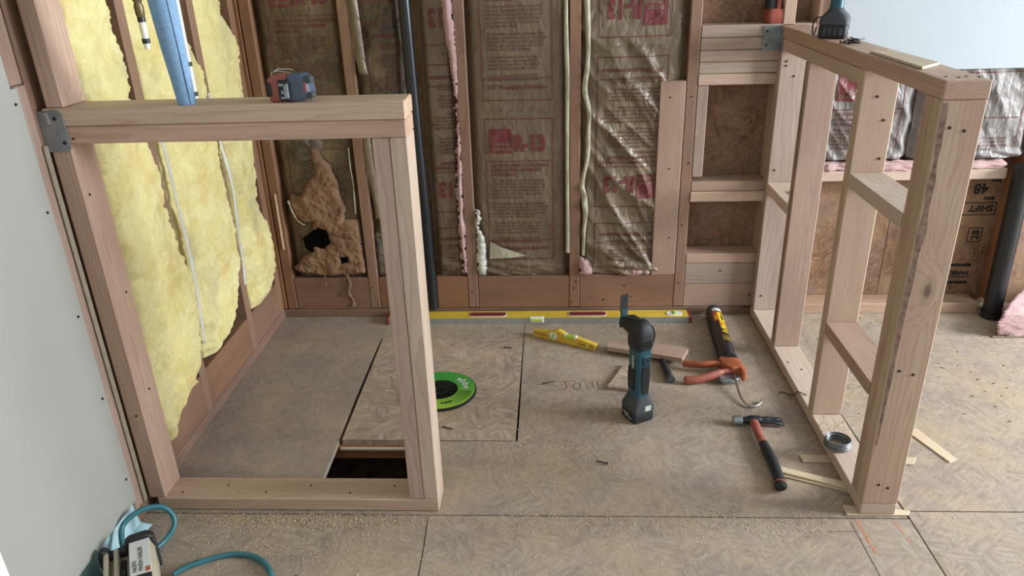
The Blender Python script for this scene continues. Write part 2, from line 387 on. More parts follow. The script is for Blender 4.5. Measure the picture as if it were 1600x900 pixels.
def lerp(pts, t):
    if t <= pts[0][0]: return pts[0][1]
    for (a, va), (b, vb) in zip(pts, pts[1:]):
        if t <= b: return va + (vb - va) * (t - a) / (b - a)
    return pts[-1][1]
def sm(a, b, x):
    t = max(0.0, min(1.0, (x - a) / (b - a))); return t * t * (3 - 2 * t)
def spline(pts, n=8):
    pts = [Vector(p) for p in pts]; out = []
    for i in range(len(pts) - 1):
        p0 = pts[max(i - 1, 0)]; p1 = pts[i]; p2 = pts[i + 1]; p3 = pts[min(i + 2, len(pts) - 1)]
        for k in range(n):
            t = k / n
            out.append(0.5 * ((2 * p1) + (p2 - p0) * t + (2 * p0 - 5 * p1 + 4 * p2 - p3) * t * t + (3 * p1 - p0 - 3 * p2 + p3) * t ** 3))
    return out + [pts[-1]]
N3 = lambda x, y, z: noise.noise(Vector((x, y, z)))

# ------------------------------------------------------------------ room shell
TH = 0.019
floor = struct('floor')
def slab(poly, mat, label=None):
    return MB().prism(poly, -TH, 0.0).build('floor_panel', mat, floor, label=label)
G = 0.0015
slab([(-0.12, -1.182), (0.440, -1.182), (0.440, -1.10), (0.437, -0.80), (0.4325, -0.60), (0.432, -0.30), (0.4345, -0.19), (0.4345, 0.12), (-0.12, 0.12)], M['osb_left'], 'dusty grey-brown strand board panel by the left wall')
slab([(0.436, -0.186), (0.985, -0.186), (0.985, 0.12), (0.436, 0.12)], M['osb_floor'])
slab([(0.448, -0.848), (0.981, -0.852), (0.984, -0.190), (0.441, -0.190)], M['osb_patch'], 'loose cut-out strand board patch')
slab([(0.987, 0.12), (0.988, -0.856), (0.70, -0.856), (0.70, -1.10), (0.4415, -1.10), (0.4415, -1.182), (2.0 - G, -1.182), (1.985, -0.26), (1.985, 0.12)], M['osb_floor'])
slab([(-0.12, -3.3), (0.800, -3.3), (0.768, -1.30), (0.762, -1.186), (-0.12, -1.186)], M['osb_floor'])
slab([(0.803, -3.3), (2.003, -3.3), (2.001, -1.186), (0.765, -1.186), (0.771, -1.30)], M['osb_floor'])
slab([(2.004, -1.154), (5.6, -1.156), (5.6, 0.12), (1.989, 0.12), (1.989, -0.26)], M['osb_floor'])
slab([(2.006, -3.3), (5.6, -3.3), (5.6, -1.160), (2.005, -1.158)], M['osb_floor'])
MB().box((-0.2, -3.3, -0.40), (5.6, 0.2, -0.27)).build('crawlspace_ground', M['dirt'], floor)
for lo, hi in (((-0.2, -3.34, -0.40), (5.6, -3.3, -0.002)), ((-0.2, 0.105, -0.40), (5.6, 0.2, -0.02)), ((-0.2, -3.3, -0.40), (-0.12, 0.105, -0.02)), ((5.6, -3.34, -0.40), (5.64, 0.2, -0.02))): MB().box(lo, hi).build('light_block_skirt', M['dirt'], floor)  # unseen skirt added around the crawlspace to keep light out of floor gaps
board('joist', (0.24, -0.858, -0.064), (0.80, -0.817, -0.0195), 'x', M['fir_old'], floor)
board('ledger_strip', (0.442, -0.866, -0.030), (0.70, -0.8585, -0.0195), 'x', M['pine_pale'], floor)
board('joist', (0.195, -1.3, -0.26), (0.233, -0.3, -0.0195), 'y', M['fir_old'], floor)
board('joist', (0.74, -1.3, -0.26), (0.778, -0.3, -0.0195), 'y', M['fir_old'], floor)
# pencil writing, chalk lines
pm = MB()
def stroke(mb, pts, w, z=0.0004):
    for (x0, y0), (x1, y1) in zip(pts, pts[1:]):
        d = Vector((x1 - x0, y1 - y0)); L = d.length
        if L < 1e-6: continue
        d /= L; q = Vector((-d.y, d.x)) * w / 2; a = Vector((x0, y0)) - d * w * .3; b = Vector((x1, y1)) + d * w * .3
        mb.add([(a.x - q.x, a.y - q.y, z), (b.x - q.x, b.y - q.y, z), (b.x + q.x, b.y + q.y, z), (a.x + q.x, a.y + q.y, z)], [(0, 1, 2, 3)])
def ptext(x, y, u, v): return (1.087 + u * 0.00078, -0.565 + v * 0.00130)
for poly in ([(18, 40), (110, 46)], [(60, 44), (72, 18), (66, 4), (36, 0)],
             [(104, 4), (98, 20), (108, 36), (126, 34), (130, 14), (120, 0), (104, 4)],
             [(156, 30), (160, 0)], [(150, 44), (154, 46)], [(182, 44), (186, 14)],
             [(204, 40), (208, 2), (250, 0)], [(208, 22), (232, 24)], [(204, 42), (236, 46)],
             [(244, 40), (276, 44)], [(262, 42), (264, 6)]):
    stroke(pm, [ptext(0, 0, *p) for p in poly], 0.0022)
pm.build('pencil_mark', M['pencil'], floor, label='hand-lettered pencil word on the subfloor')
ch = MB()
for (x0, y0, x1, y1, w) in ((1.868, -1.19, 1.872, -1.31, 0.007), (1.958, -1.19, 1.972, -1.285, 0.006)):
    n = 14
    for k in range(n):
        if random.random() < .75: stroke(ch, [(x0 + (x1 - x0) * k / n, y0 + (y1 - y0) * k / n), (x0 + (x1 - x0) * (k + .8) / n, y0 + (y1 - y0) * (k + .8) / n)], w * random.uniform(.4, 1))
ch.build('chalk_mark', M['chalk'], floor, label='short orange chalk marks')
cl = MB(); stroke(cl, [(1.850, -1.20), (1.862, -1.9)], 0.0022); stroke(cl, [(1.78, -1.235), (1.86, -1.232)], 0.0016)
cl.build('snapped_line', M['pencil'], floor)

# back wall ---------------------------------------------------------
wb = struct('wall_back')
Z = 2.40
def stud(x0, x1=None, mat='fir_old', z0=0.038, z1=Z, label=None): return board('stud', (x0, 0, z0), (x1 or x0 + 0.039, 0.089, z1), 'z', M[mat], wb, label=label)
sheet('wall_sheathing', (-0.10, 0.091, -0.02), (1.20, 0.102, 2.44), 'y', M['osb_wall'], wb)
sheet('wall_sheathing', (1.203, 0.091, -0.02), (2.40, 0.102, 2.44), 'y', M['osb_wall'], wb)
sheet('wall_sheathing', (2.403, 0.091, -0.02), (5.6, 0.102, 2.44), 'y', M['osb_wall'], wb)
board('bottom_plate', (-0.089, 0, 0.0), (1.885, 0.089, 0.034), 'x', M['fir_plate'], wb)
board('bottom_plate', (1.93, 0, 0.0), (2.758, 0.089, 0.042), 'x', M['fir_warm'], wb)
stud(0.016); stud(0.360); stud(0.7605); stud(1.1635); stud(1.5745, 1.6125)
stud(-0.03, 0.012)
stud(2.0, 2.04, 'fir_warm'); stud(2.80, 2.84); stud(3.2); stud(1.885, 1.925, 'fir_warm')
for x0, x1 in ((0.0565, 0.359), (0.4005, 0.555), (0.634, 0.7595), (0.801, 1.1625), (1.2035, 1.5735)):
    board('blocking_board', (x0, 0.001, 0.0355), (x1, 0.040, 0.173), 'x', M['fir_plate'], wb)
board('trimmer_board', (1.483, -0.001, 0.174), (1.5725, 0.038, 0.916), 'z', M['fir_grey'], wb, label='pale pinkish board nailed beside the stud')
board('cripple_stud', (1.614, 0.0, 0.566), (1.652, 0.089, 0.897), 'z', M['fir_grey'], wb)
for a, b, mt in ((1.058, 1.098, 'fir_grey'), (1.017, 1.0565, 'fir_warm'), (0.9775, 1.0155, 'fir_warm'), (0.938, 0.976, 'fir_new')):
    board('stacked_block', (1.614, 0.0, a), (1.999 if a > 1.05 else 1.884, 0.089, b), 'x', M[mt], wb)
board('stacked_block', (1.6135, -0.002, 0.8985), (1.884, 0.089, 0.9365), 'x', M['fir_new'], wb)
board('ledge_board', (1.614, 0.0, 0.511), (1.884, 0.089, 0.548), 'x', M['fir_grey'], wb)
board('ledge_board', (1.6135, -0.003, 0.471), (1.884, 0.089, 0.5095), 'x', M['fir_new'], wb)
board('ledge_board', (1.614, 0.0, 0.2225), (1.884, 0.089, 0.260), 'x', M['fir_warm'], wb)
board('stacked_block', (1.614, 0.002, 0.134), (1.884, 0.089, 0.221), 'x', M['fir_grey'], wb)
board('stacked_block', (1.614, 0.002, 0.0355), (1.884, 0.089, 0.1325), 'x', M['fir_grey'], wb)
board('ledge_board', (1.926, -0.004, 0.542), (2.742, 0.089, 0.580), 'x', M['fir_new'], wb)
sheet('drywall_sheet', (2.041, -0.014, 0.936), (5.6, -0.001, 2.44), 'y', M['drywall_cool'], wb, label='white drywall hung above the open framing')
heads([(1.155 + .03 * k, -0.0005, z) for k, z in ((0.9, .12), (0.6, .06))] + [(0.775, -.0005, .11), (0.37, -.0005, .13), (1.19, -.0005, .15), (1.41, .0005, .08), (1.38, .0005, .13), (1.30, .0005, .07), (1.59, -.0005, .14), (1.60, -.0005, .62), (1.595, -.0005, .86), (1.59, -.0005, .38), (1.53, -.0012, .60), (1.545, -.0012, .33), (1.52, -.0012, .86), (1.87, -.002, .085), (1.75, 0, .19)], (0, -1, 0), 0.0032, M['nail'], wb)
board('wood_splinter', (0.034, -0.006, 0.30), (0.041, -0.001, 0.528), 'z', M['pine_pale'], wb, bev=0.001)
# stencilled print on the exposed sheathing
ps = MB()
def wtext(body, size, x, z, rot, bold=0.0015):
    v, f = text2d(body, size, 'LEFT', 2, bold); c, s_ = math.cos(rot), math.sin(rot)
    ps.add([(x + a * c - b * s_, 0.0905, z + a * s_ + b * c) for a, b in v], f)
def wrect(x0, z0, x1, z1, w=0.004):
    for a, b, c_, d in ((x0, z0, x1, z0 + w), (x0, z1 - w, x1, z1), (x0, z0, x0 + w, z1), (x1 - w, z0, x1, z1)):
        ps.add([(a, 0.0905, b), (c_, 0.0905, b), (c_, 0.0905, d), (a, 0.0905, d)], [(0, 1, 2, 3)])
wtext('48', 0.055, 2.745, 0.495, PI, 0.002); wtext('SPAN', 0.016, 2.775, 0.445, PI); wtext('24/16', 0.015, 2.785, 0.515, PI)
wrect(2.655, 0.372, 2.790, 0.424); wtext('SHIFT', 0.036, 2.778, 0.412, PI)
wrect(2.705, 0.262, 2.760, 0.322); wtext('28', 0.040, 2.748, 0.272, PI / 2)
for z in (0.160, 0.085): wrect(2.655, z, 2.745, z + 0.012, 0.006)
wtext('PANEL', 0.024, 2.742, 0.140, PI); wrect(2.64, 0.112, 2.742, 0.117, 0.0025)
ps.build('stencil_print', M['ink'], wb)

# left wall ---------------------------------------------------------
wl = struct('wall_left')
sheet('wall_sheathing', (-0.115, -3.3, -0.02), (-0.10, 0.10, 2.44), 'x', M['osb_wall'], wl)
sheet('drywall_sheet', (0.0, -3.3, 0.082), (0.0125, -1.228, 1.13), 'x', M['drywall'], wl, label='primed drywall covering the near part of the left wall')
sheet('drywall_sheet', (0.0, -3.3, 1.1301), (0.0125, -1.246, 2.44), 'x', M['drywall'], wl)
board('bottom_plate', (-0.089, -1.60, 0.0), (0.0, -0.001, 0.038), 'y', M['fir_plate'], wl)
for y0, z1, mt in ((-1.222, 1.13, 'fir_grey'), (-1.1805, Z, 'fir_plate'), (-1.139, Z, 'fir_plate'), (-0.7605, Z, 'fir_old'), (-0.355, Z, 'fir_old'), (-0.046, Z, 'fir_old')):
    board('stud', (-0.089, y0, 0.038), (0.0, y0 + 0.041, z1), 'z', M[mt], wl)
board('stud', (-0.089, -1.222, 1.131), (-0.004, -1.181, Z), 'z', M['fir_grey'], wl)
board('stud', (-0.089, -1.60, 0.038), (-0.001, -1.56, Z), 'z', M['fir_grey'], wl)
for y0, y1 in ((-1.097, -0.762), (-0.718, -0.357), (-0.313, -0.048)):
    board('blocking_board', (-0.040, y0, 0.039), (-0.001, y1, 0.172), 'y', M['fir_plate'], wl)
heads([(0.0135, -1.245, z) for z in (0.16, .40, .62, .87, 1.1)], (1, 0, 0), 0.0035, M['nail'], wl)
board('filler_strip', (0.0005, -1.187, 0.04), (0.007, -1.172, 1.0), 'z', M['gypsum'], wl)
tr = sheet('trim_1', (0.013, -1.80, 0.0), (0.031, -1.676, 2.1), 'x', M['white_trim']); tr['kind'] = 'structure'; tr['label'] = 'white painted door casing at the near left edge'

# ceiling and right wall with the window that lights the room (outside the frame)
ce = MB().box((-0.12, -3.3, 2.44), (5.65, 0.12, 2.46)).build('ceiling', M['drywall_cool']); ce['kind'] = 'structure'
wr = struct('wall_right', (5.6, 0, 0))
for lo, hi in (((5.6, -3.3, 0), (5.62, 0.1, 0.72)), ((5.6, -3.3, 2.15), (5.62, 0.1, 2.44)), ((5.6, -0.48, 0.72), (5.62, 0.1, 2.15)), ((5.6, -3.3, 0.72), (5.62, -2.05, 2.15))):
    sheet('drywall_sheet', lo, hi, 'x', M['drywall_cool'], wr)
wn = struct('window_1', (5.6, -1.265, 1.4))
for lo, hi in (((5.59, -2.05, 0.72), (5.64, -2.00, 2.15)), ((5.59, -0.53, 0.72), (5.64, -0.48, 2.15)), ((5.59, -2.00, 0.72), (5.64, -0.53, 0.77)), ((5.59, -2.00, 2.10), (5.64, -0.53, 2.15)), ((5.60, -1.28, 0.77), (5.635, -1.25, 2.10))):
    MB().box(lo, hi, 0.004).build('window_frame', M['white_trim'], wn)

# ------------------------------------------------------------------ framed half walls
hw = thing('half_wall', 'low framed half wall on the left with a doubled top plate around an open bay', 'wall frame', (0.40, -1.125, 0))
YF = -1.170; YB = -1.081; XE = 0.792; ZT = 1.0765
board('bottom_plate', (0.030, YF, 0.001), (XE, YB, 0.039), 'x', M['fir_new'], hw)
board('top_plate', (0.012, YF - .001, ZT - 0.038), (XE + .001, YB, ZT), 'x', M['fir_new'], hw)
board('top_plate', (0.016, YF, ZT - 0.0765), (XE, YB, ZT - 0.0388), 'x', M['fir_warm'], hw)
board('end_stud', (0.0085, YF + .001, 0.039), (0.054, YB - 0.0005, ZT - 0.077), 'z', M['fir_warm'], hw)
board('post_stud', (0.7155, YF + .0005, 0.0395), (0.7532, YB, ZT - 0.077), 'z', M['fir_warm'], hw)
board('post_stud', (0.7540, YF, 0.0395), (XE, YB, ZT - 0.077), 'z', M['fir_new'], hw)
board('upper_stud', (0.020, YF + .004, ZT + .0005), (0.060, YB, Z), 'z', M['fir_warm'], hw)
tp = MB()
tp.prism([(-0.032, 1.058), (-0.024, 1.070), (0.046, 1.075), (0.056, 1.066), (0.058, 0.992), (0.050, 0.984), (-0.026, 0.984), (-0.034, 0.994)], 0, 0.0022, frame((0, YF - 0.0015, 0), (1, 0, 0), (0, 0, 1)), 0.0006)
tpo = tp.build('tie_plate', M['galv'], hw, label='grey steel tie plate nailed over the corner joint')
heads([(-0.022, YF - 0.0037, 1.052), (0.038, YF - 0.0037, 1.056), (0.046, YF - 0.0037, 1.004), (-0.018, YF - 0.0037, 0.998)], (0, -1, 0), 0.0048, M['dark_steel'], tpo)
decal('stamped_mark', 'TP35', 0.012, M['label_white'], tpo, frame((0.016, YF - 0.0039, 1.068), (0.25, 0, -1), (1, 0, 0.25)), bold=.0003)
heads([(0.09 + 0.115 * k, YF + 0.025 + 0.03 * (k % 2), 0.0392) for k in range(6)], (0, 0, 1), 0.003, M['nail'], hw)
heads([(0.0345, YF + .0004, .30), (0.0545, YF + .05, .35), (0.0545, YF + .06, .62), (0.0545, YF + .02, .88), (0.066, YF - .001, 1.012)], (0, -1, 0), 0.003, M['nail'], hw)

XR = 1.880; XQ = 1.969
rw = thing('half_wall', 'long framed half wall on the right with stepped studs and short blocks between them', 'wall frame', (1.925, -0.6, 0))
board('bottom_plate', (XR, -1.175, 0.0055), (XQ, -0.001, 0.038), 'y', M['fir_new'], rw)
board('top_plate', (XR - .001, -1.177, 1.056), (XQ + .001, -0.004, 1.094), 'y', M['fir_warm'], rw)
board('header_block', (XR, -0.728, 1.0165), (XQ, -0.004, 1.055), 'y', M['fir_warm'], rw)
board('stud', (XR, -0.041, 0.0385), (XQ, -0.003, 1.016), 'z', M['fir_grey'], rw)
board('stud', (XR + .001, -0.338, 0.0385), (XQ, -0.299, 1.016), 'z', M['fir_grey'], rw)
board('stud', (XR, -0.769, 0.0385), (XQ, -0.731, 1.0555), 'z', M['fir_new'], rw)
board('stud', (XR + .001, -1.1365, 0.0385), (XQ, -1.099, 1.0555), 'z', M['fir_warm'], rw)
board('stud', (XR, -1.1755, 0.0385), (XQ, -1.1375, 1.0555), 'z', M['fir_new'], rw)
board('short_block', (XR - .002, -0.298, 0.518), (XQ, -0.042, 0.554), 'y', M['fir_new'], rw)
board('short_block', (XR - .002, -1.098, 0.756), (XQ, -0.770, 0.793), 'y', M['fir_new'], rw)
board('short_block', (XR - .002, -1.098, 0.317), (XQ, -0.770, 0.354), 'y', M['fir_grey'], rw)
def streak(name, pts, mat, plane, lab=None, seed=1.0):
    V = []; P = spline([(a, b, w_) for a, b, w_ in pts], 10)
    for i, p in enumerate(P):
        w_ = p.z * (0.95 + 0.6 * N3(i * .3, seed, 2)); o_ = 0.0012 * N3(i * .22, seed, 4)
        for s_ in (-.5, .5):
            V.append((p.x + o_ + w_ * s_, -1.1762, p.y) if plane == 'y' else (1.8803, p.x + o_ * .5 + w_ * s_, p.y))
    return MB().add(V, [(2 * i, 2 * i + 1, 2 * i + 3, 2 * i + 2) for i in range(len(P) - 1)]).build(name, mat, rw, label=lab)
streak('bark_streak', [(1.8875, 1.05, .012), (1.8905, .95, .011), (1.892, .80, .014), (1.888, .62, .012), (1.8875, .45, .009), (1.886, .22, .006)], M['bark'], 'y', 'rough dark bark streak along the front stud edge')
streak('drying_crack', [(-.316, 1.0, .002), (-.321, .80, .0035), (-.325, .60, .003), (-.318, .35, .003), (-.322, .08, .0035)], M['gap_shade'], 'x')
tq = MB().box((1.822, -0.0045, 1.012), (XR + 0.002, -0.002, 1.094)).box((XR - 0.003, -0.045, 1.012), (XR - 0.0012, -0.0025, 1.090)).build('tie_plate', M['galv'], rw, label='grey steel tie plate wrapped around the wall joint')
heads([(1.835, -0.005, z) for z in (1.03, 1.075)], (0, -1, 0), 0.0045, M['dark_steel'], tq)
heads([(XR - 0.0032, -0.03, z) for z in (1.03, 1.075)], (-1, 0, 0), 0.0045, M['dark_steel'], tq)
heads([(1.905, -1.176, 1.00), (1.935, -1.176, .993), (1.905, -1.176, .43), (1.938, -1.176, .42), (1.912, -1.176, .10), (1.936, -1.176, .09), (1.92, -.770, .99), (1.945, -.770, .93), (1.90, -.042, .965), (1.90, -.042, .98), (1.93, -.042, .93), (1.95, -.770, .83), (1.90, -.042, .60), (1.905, -.042, .10)], (0, -1, 0), 0.0038, M['nail'], rw)
heads([(1.90 + .02 * k, -1.13 - .012 * (k % 2), 1.0943) for k in range(4)] + [(1.92, -1.06, .0383), (1.93, -.50, .0383), (1.90, -.45, .0383)], (0, 0, 1), 0.0035, M['nail'], rw)

# ------------------------------------------------------------------ kraft-faced insulation in the back wall
BODY = ("This facing will burn. Do not leave it\nexposed. Facing must be installed in\nsubstantial contact with an approved\nceiling, floor or wall material. Keep\nopen flame and other heat sources\naway from the facing.\n"
        "\nPlace insulation between framing with\nthe facing toward the area to be heated\nin winter. Fit snugly at both ends and\nseal the gaps around pipes and boxes\nto keep out air and moisture.\n"
        "\nThe stated R value is for one layer\nof this product only. R means the\nresistance to heat flow. The higher\nthe value, the greater the power.\n"
        "\nSee the package for the full safety\nand fitting instructions before use.\n")
_txt = {}
def T(key, *a, **k):
    if key not in _txt: _txt[key] = text2d(*a, **k)
    return _txt[key]

class Kraft:
    def __init__(s, name, label, x0, x1, z0, z1, mat, seed, amp=0.005, crease=0.0, crease_dir=(1, 0.7), depth=0.012, bulge=0.008, edge=0.024, bottom=0.05, cell=0.006, group='kraft-faced batts in the back wall'):
        s.x0, s.x1, s.z0, s.z1 = x0, x1, z0, z1; s.seed, s.amp, s.crease, s.cd = seed, amp, crease, crease_dir
        s.depth, s.bulge, s.edge, s.bottom, s.cell = depth, bulge, edge, bottom, cell
        s.t = thing(name, label, 'insulation', ((x0 + x1) / 2, 0.05, z0), 0, group)
        nx = max(8, int((x1 - x0) / cell)); nz = int((min(z1, 1.42) - z0) / cell); mb = MB(); V = []; F = []
        for j in range(nz + 1):
            for i in range(nx + 1):
                x = x0 + (x1 - x0) * i / nx; z = z0 + (min(z1, 1.42) - z0) * j / nz; V.append((x, s.h(x, z), z))
        zt = z1
        if zt > 1.42:
            for i in range(nx + 1): V.append((V[nz * (nx + 1) + i][0], V[nz * (nx + 1) + i][1], zt))
            nz += 1
        for j in range(nz):
            for i in range(nx):
                a = j * (nx + 1) + i; F.append((a, a + 1, a + nx + 2, a + nx + 1))
        mb.add(V, F); mb.build('kraft_facing', mat, s.t, smooth=60)
        fb = MB().box((x0 + 0.004, 0.050, z0 + 0.004), (x1 - 0.004, 0.088, z1), 0.006); fb.build('fibre_core', M['pink'], s.t)
    def h(s, x, z):
        u = (x - s.x0) / (s.x1 - s.x0); e = min(u, 1 - u) * (s.x1 - s.x0)
        y = s.depth + s.edge * (1 - sm(0.0, 0.030, e)) - s.bulge * math.sin(PI * max(0, min(1, u)))
        k = s.seed * 7.13
        y += s.amp * (N3(x * 7 + k, z * 5, k) * 0.9 + N3(x * 17, z * 11 + k, 2.2) * 0.5 + N3(x * 38 + k, z * 26, 5.1) * 0.22)
        y += s.amp * 0.22 * abs(N3(x * 60, z * 22 + k, 1.7))
        if s.crease:
            a = x * s.cd[0] + z * s.cd[1]; b = -x * s.cd[1] + z * s.cd[0]
            r = 1 - abs(N3(a * 9 + k, b * 2.2, k + 3)) * 2.6
            r2 = 1 - abs(N3(a * 17 + k, b * 4.0 + 7, k + 9)) * 3.0
            y -= s.crease * (max(0, r) ** 2 + 0.5 * max(0, r2) ** 2)
        q = 1 - sm(s.z0, s.z0 + s.bottom * 1.8, z)
        if q > 0:
            y += q * 0.009 * (1 - 2.6 * abs(N3(x * 9 + k, z * 40 + x * 8, 3.3))) - q * 0.007 * max(0, math.sin((z - s.z0) / s.bottom * PI))
        return y
    def put(s, mb, v, f, x, z, flip, lift):
        keep = []; P = []
        for a, b in v:
            X = x - a if flip else x + a; Zz = z - b if flip else z + b
            P.append((X, Zz, s.x0 + 0.012 < X < s.x1 - 0.010 and s.z0 + 0.03 < Zz < min(1.41, s.z1 - 0.005)))
        fs = [q for q in f if all(P[i][2] for i in q)]
        used = sorted({i for q in fs for i in q}); mp = {i: n for n, i in enumerate(used)}
        mb.add([(P[i][0], s.h(P[i][0], P[i][1]) - lift, P[i][1]) for i in used], [[mp[i] for i in q] for q in fs])
    def rect(s, u0, v0, u1, v1, step=0.010):
        nu = max(1, int(math.ceil(abs(u1 - u0) / step))); nv = max(1, int(math.ceil(abs(v1 - v0) / step)))
        V = [(u0 + (u1 - u0) * i / nu, v0 + (v1 - v0) * j / nv) for j in range(nv + 1) for i in range(nu + 1)]
        F = [(j * (nu + 1) + i, j * (nu + 1) + i + 1, (j + 1) * (nu + 1) + i + 1, (j + 1) * (nu + 1) + i) for j in range(nv) for i in range(nu)]
        return V, F
    def panel(s, xl, zb, flip=False, parts='bdlrcpt'):
        Wd, Hh, w = 0.253, 0.551, 0.0034
        ox = xl + Wd if flip else xl; oz = zb + Hh if flip else zb
        big = MB(); small = MB(); red = MB(); pale = MB()
        L = 0.0022
        if 'b' in parts:
            for r in ((0, 0, Wd, w), (0, Hh - w, Wd, Hh), (0, 0, w, Hh), (Wd - w, 0, Wd, Hh)): s.put(big, *s.rect(*r), ox, oz, flip, L)
        if 'd' in parts:
            for v0 in (Hh - 0.160, 0.076): s.put(big, *s.rect(0, v0, Wd, v0 + w), ox, oz, flip, L)
        if 'l' in parts:
            s.put(red, *s.rect(0.017, Hh - 0.128, 0.099, Hh - 0.037, 0.005), ox, oz, flip, L)
            for k, wd in enumerate(('OWENS', 'CORNING')):
                v, f = T(wd, wd, 0.0165, 'CENTER', 2, 0.0002); s.put(pale, [(a + 0.060, b + Hh - 0.100 - 0.0185 * k) for a, b in v], f, ox, oz, flip, L * 2)
            arc = [(0.022 + 0.06 * q, Hh - 0.090 + 0.045 * math.sin(q * PI / 2)) for q in [i / 12 for i in range(13)]]
            vv = [p for p in arc] + [(a, b - 0.0022) for a, b in reversed(arc)]; n = len(arc)
            s.put(pale, vv, [(i, i + 1, 2 * n - 2 - i, 2 * n - 1 - i) for i in range(n - 1)], ox, oz, flip, L * 2)
        if 'r' in parts:
            v, f = T('R13', 'R-13', 0.083, 'LEFT', 3, 0.0035); k_ = 0.116 / max(a for a, b in v); s.put(red, [(a * k_ + 0.106, b + Hh - 0.119) for a, b in v], f, ox, oz, flip, L * 1.3)
        if 'c' in parts:
            v, f = T('caution', 'CAUTION: REFER TO WARNING\n& FIRE HAZARD STATEMENT\nON PACKAGE.', 0.0168, 'LEFT', 2, 0.0005, line=1.05); k_ = min(1.0, 0.214 / max(a for a, b in v)); s.put(big, [(a * k_ + 0.021, b + Hh - 0.180) for a, b in v], f, ox, oz, flip, L)
        if 'p' in parts:
            v, f = T('body', BODY, 0.0150, 'LEFT', 1, 0.0003, line=0.86); k_ = min(1.0, 0.214 / max(a for a, b in v)); s.put(small, [(a * k_ + 0.021, b + Hh - 0.236) for a, b in v], f, ox, oz, flip, L)
        if 't' in parts:
            v, f = T('name', '3\u00bd" Fiberglass Insulation', 0.0222, 'LEFT', 2, 0.0006); k_ = 0.216 / max(a for a, b in v); s.put(big, [(a * k_ + 0.018, b + 0.041) for a, b in v], f, ox, oz, flip, L)
            v, f = T('gap', 'F      G       H       Z      05', 0.014, 'LEFT', 1, 0.0003); s.put(small, [(a + 0.03, b - 0.038) for a, b in v], f, ox, oz, flip, L)
        for mb, nm, mt in ((big, 'printed_text', 'print'), (small, 'small_print', 'print_dim'), (red, 'red_logo', 'print_red'), (pale, 'logo_lettering', 'kraft_green')):
            if mb.f: mb.build(nm, M[mt], s.t, kind='stuff')

def ribbon(name, pts, w, mat, parent, dirx=(1, 0, 0), seed=1.0, wob=0.003, n=14, label=None, crumple=0.004):
    """a limp strip of paper: PTS are (point, width factor)"""
    P = spline(pts, n); V = []; d = Vector(dirx)
    for i, p in enumerate(P):
        ww = w * (0.9 + 0.5 * N3(i * 0.045, seed, 0.4)); o = Vector((N3(i * .06, seed, 1) * wob * 1.5, N3(i * .08, seed, 7) * wob, 0))
        e_ = Vector((0, crumple * N3(i * .17, seed, 3) + crumple * .6 * N3(i * .5, seed, 6), 0)); V += [p + o - d * ww / 2 - e_, p + o + d * ww / 2 + e_]
    F = []
    for i in range(len(P) - 1):
        a = i * 2; F += [(a, a + 1, a + 3, a + 2)]
    mb = MB().add([tuple(v) for v in V], F)
    o = mb.build(name, mat, parent, smooth=20, label=label)
    m = o.modifiers.new('thick', 'SOLIDIFY'); m.thickness = 0.0008
    return o

# bay 1 (left corner bay: stained, torn open below)
k1 = Kraft('insulation_batt', 'stained brown paper batt torn open below with tan fibre showing, left corner bay', 0.056, 0.359, 0.175, 2.40, M['kraft_stained'], 1, amp=0.006, depth=0.020, bulge=0.004)
k1.panel(0.103, 0.773); k1.panel(0.101, 0.146, parts='b')
def fibre_mass(name, outline, holes, mat, parent, base, depth, seed, cell=0.004, label=None):
    xs = [p[0] for p in outline]; zs = [p[1] for p in outline]; V = {}; VV = []; F = []
    def inside(poly, x, z):
        c_ = False; n = len(poly); j = n - 1
        for i in range(n):
            if (poly[i][1] > z) != (poly[j][1] > z) and x < (poly[j][0] - poly[i][0]) * (z - poly[i][1]) / (poly[j][1] - poly[i][1]) + poly[i][0]: c_ = not c_
            j = i
        return c_
    def dist(poly, x, z):
        return min(seg_d(poly[i], poly[(i + 1) % len(poly)], x, z) for i in range(len(poly)))
    def seg_d(a, b, x, z):
        ax, az = a; bx, bz = b; L = (bx - ax) ** 2 + (bz - az) ** 2
        t_ = max(0, min(1, ((x - ax) * (bx - ax) + (z - az) * (bz - az)) / max(L, 1e-9)))
        return math.hypot(x - ax - t_ * (bx - ax), z - az - t_ * (bz - az))
    def ok(x, z):
        xx = x + 0.010 * N3(x * 50, z * 50, seed) + 0.008 * N3(x * 130, z * 130, seed); zz = z + 0.010 * N3(x * 50 + 9, z * 50, seed) + 0.008 * N3(x * 130 + 5, z * 130, seed)
        return inside(outline, xx, zz) and not any(inside(h, xx, zz) for h in holes)
    nx = int((max(xs) - min(xs)) / cell); nz = int((max(zs) - min(zs)) / cell)
    def vid(i, j):
        if (i, j) not in V:
            x = min(xs) + i * cell; z = min(zs) + j * cell
            d = min([dist(outline, x, z)] + [dist(h, x, z) for h in holes])
            y = base - depth * sm(-0.002, 0.014, d) - 0.009 * N3(x * 11, z * 11, seed) - 0.006 * N3(x * 30, z * 30, seed) - 0.004 * N3(x * 75, z * 75, seed) - 0.0035 * abs(N3(x * 150, z * 60, seed))
            V[(i, j)] = len(VV); VV.append((x, y, z))
        return V[(i, j)]
    for j in range(nz):
        for i in range(nx):
            if ok(min(xs) + (i + .5) * cell, min(zs) + (j + .5) * cell): F.append((vid(i, j), vid(i + 1, j), vid(i + 1, j + 1), vid(i, j + 1)))
    o = MB().add(VV, F).build(name, mat, parent, smooth=80, label=label)
    m = o.modifiers.new('thick', 'SOLIDIFY'); m.thickness = 0.006
    return o
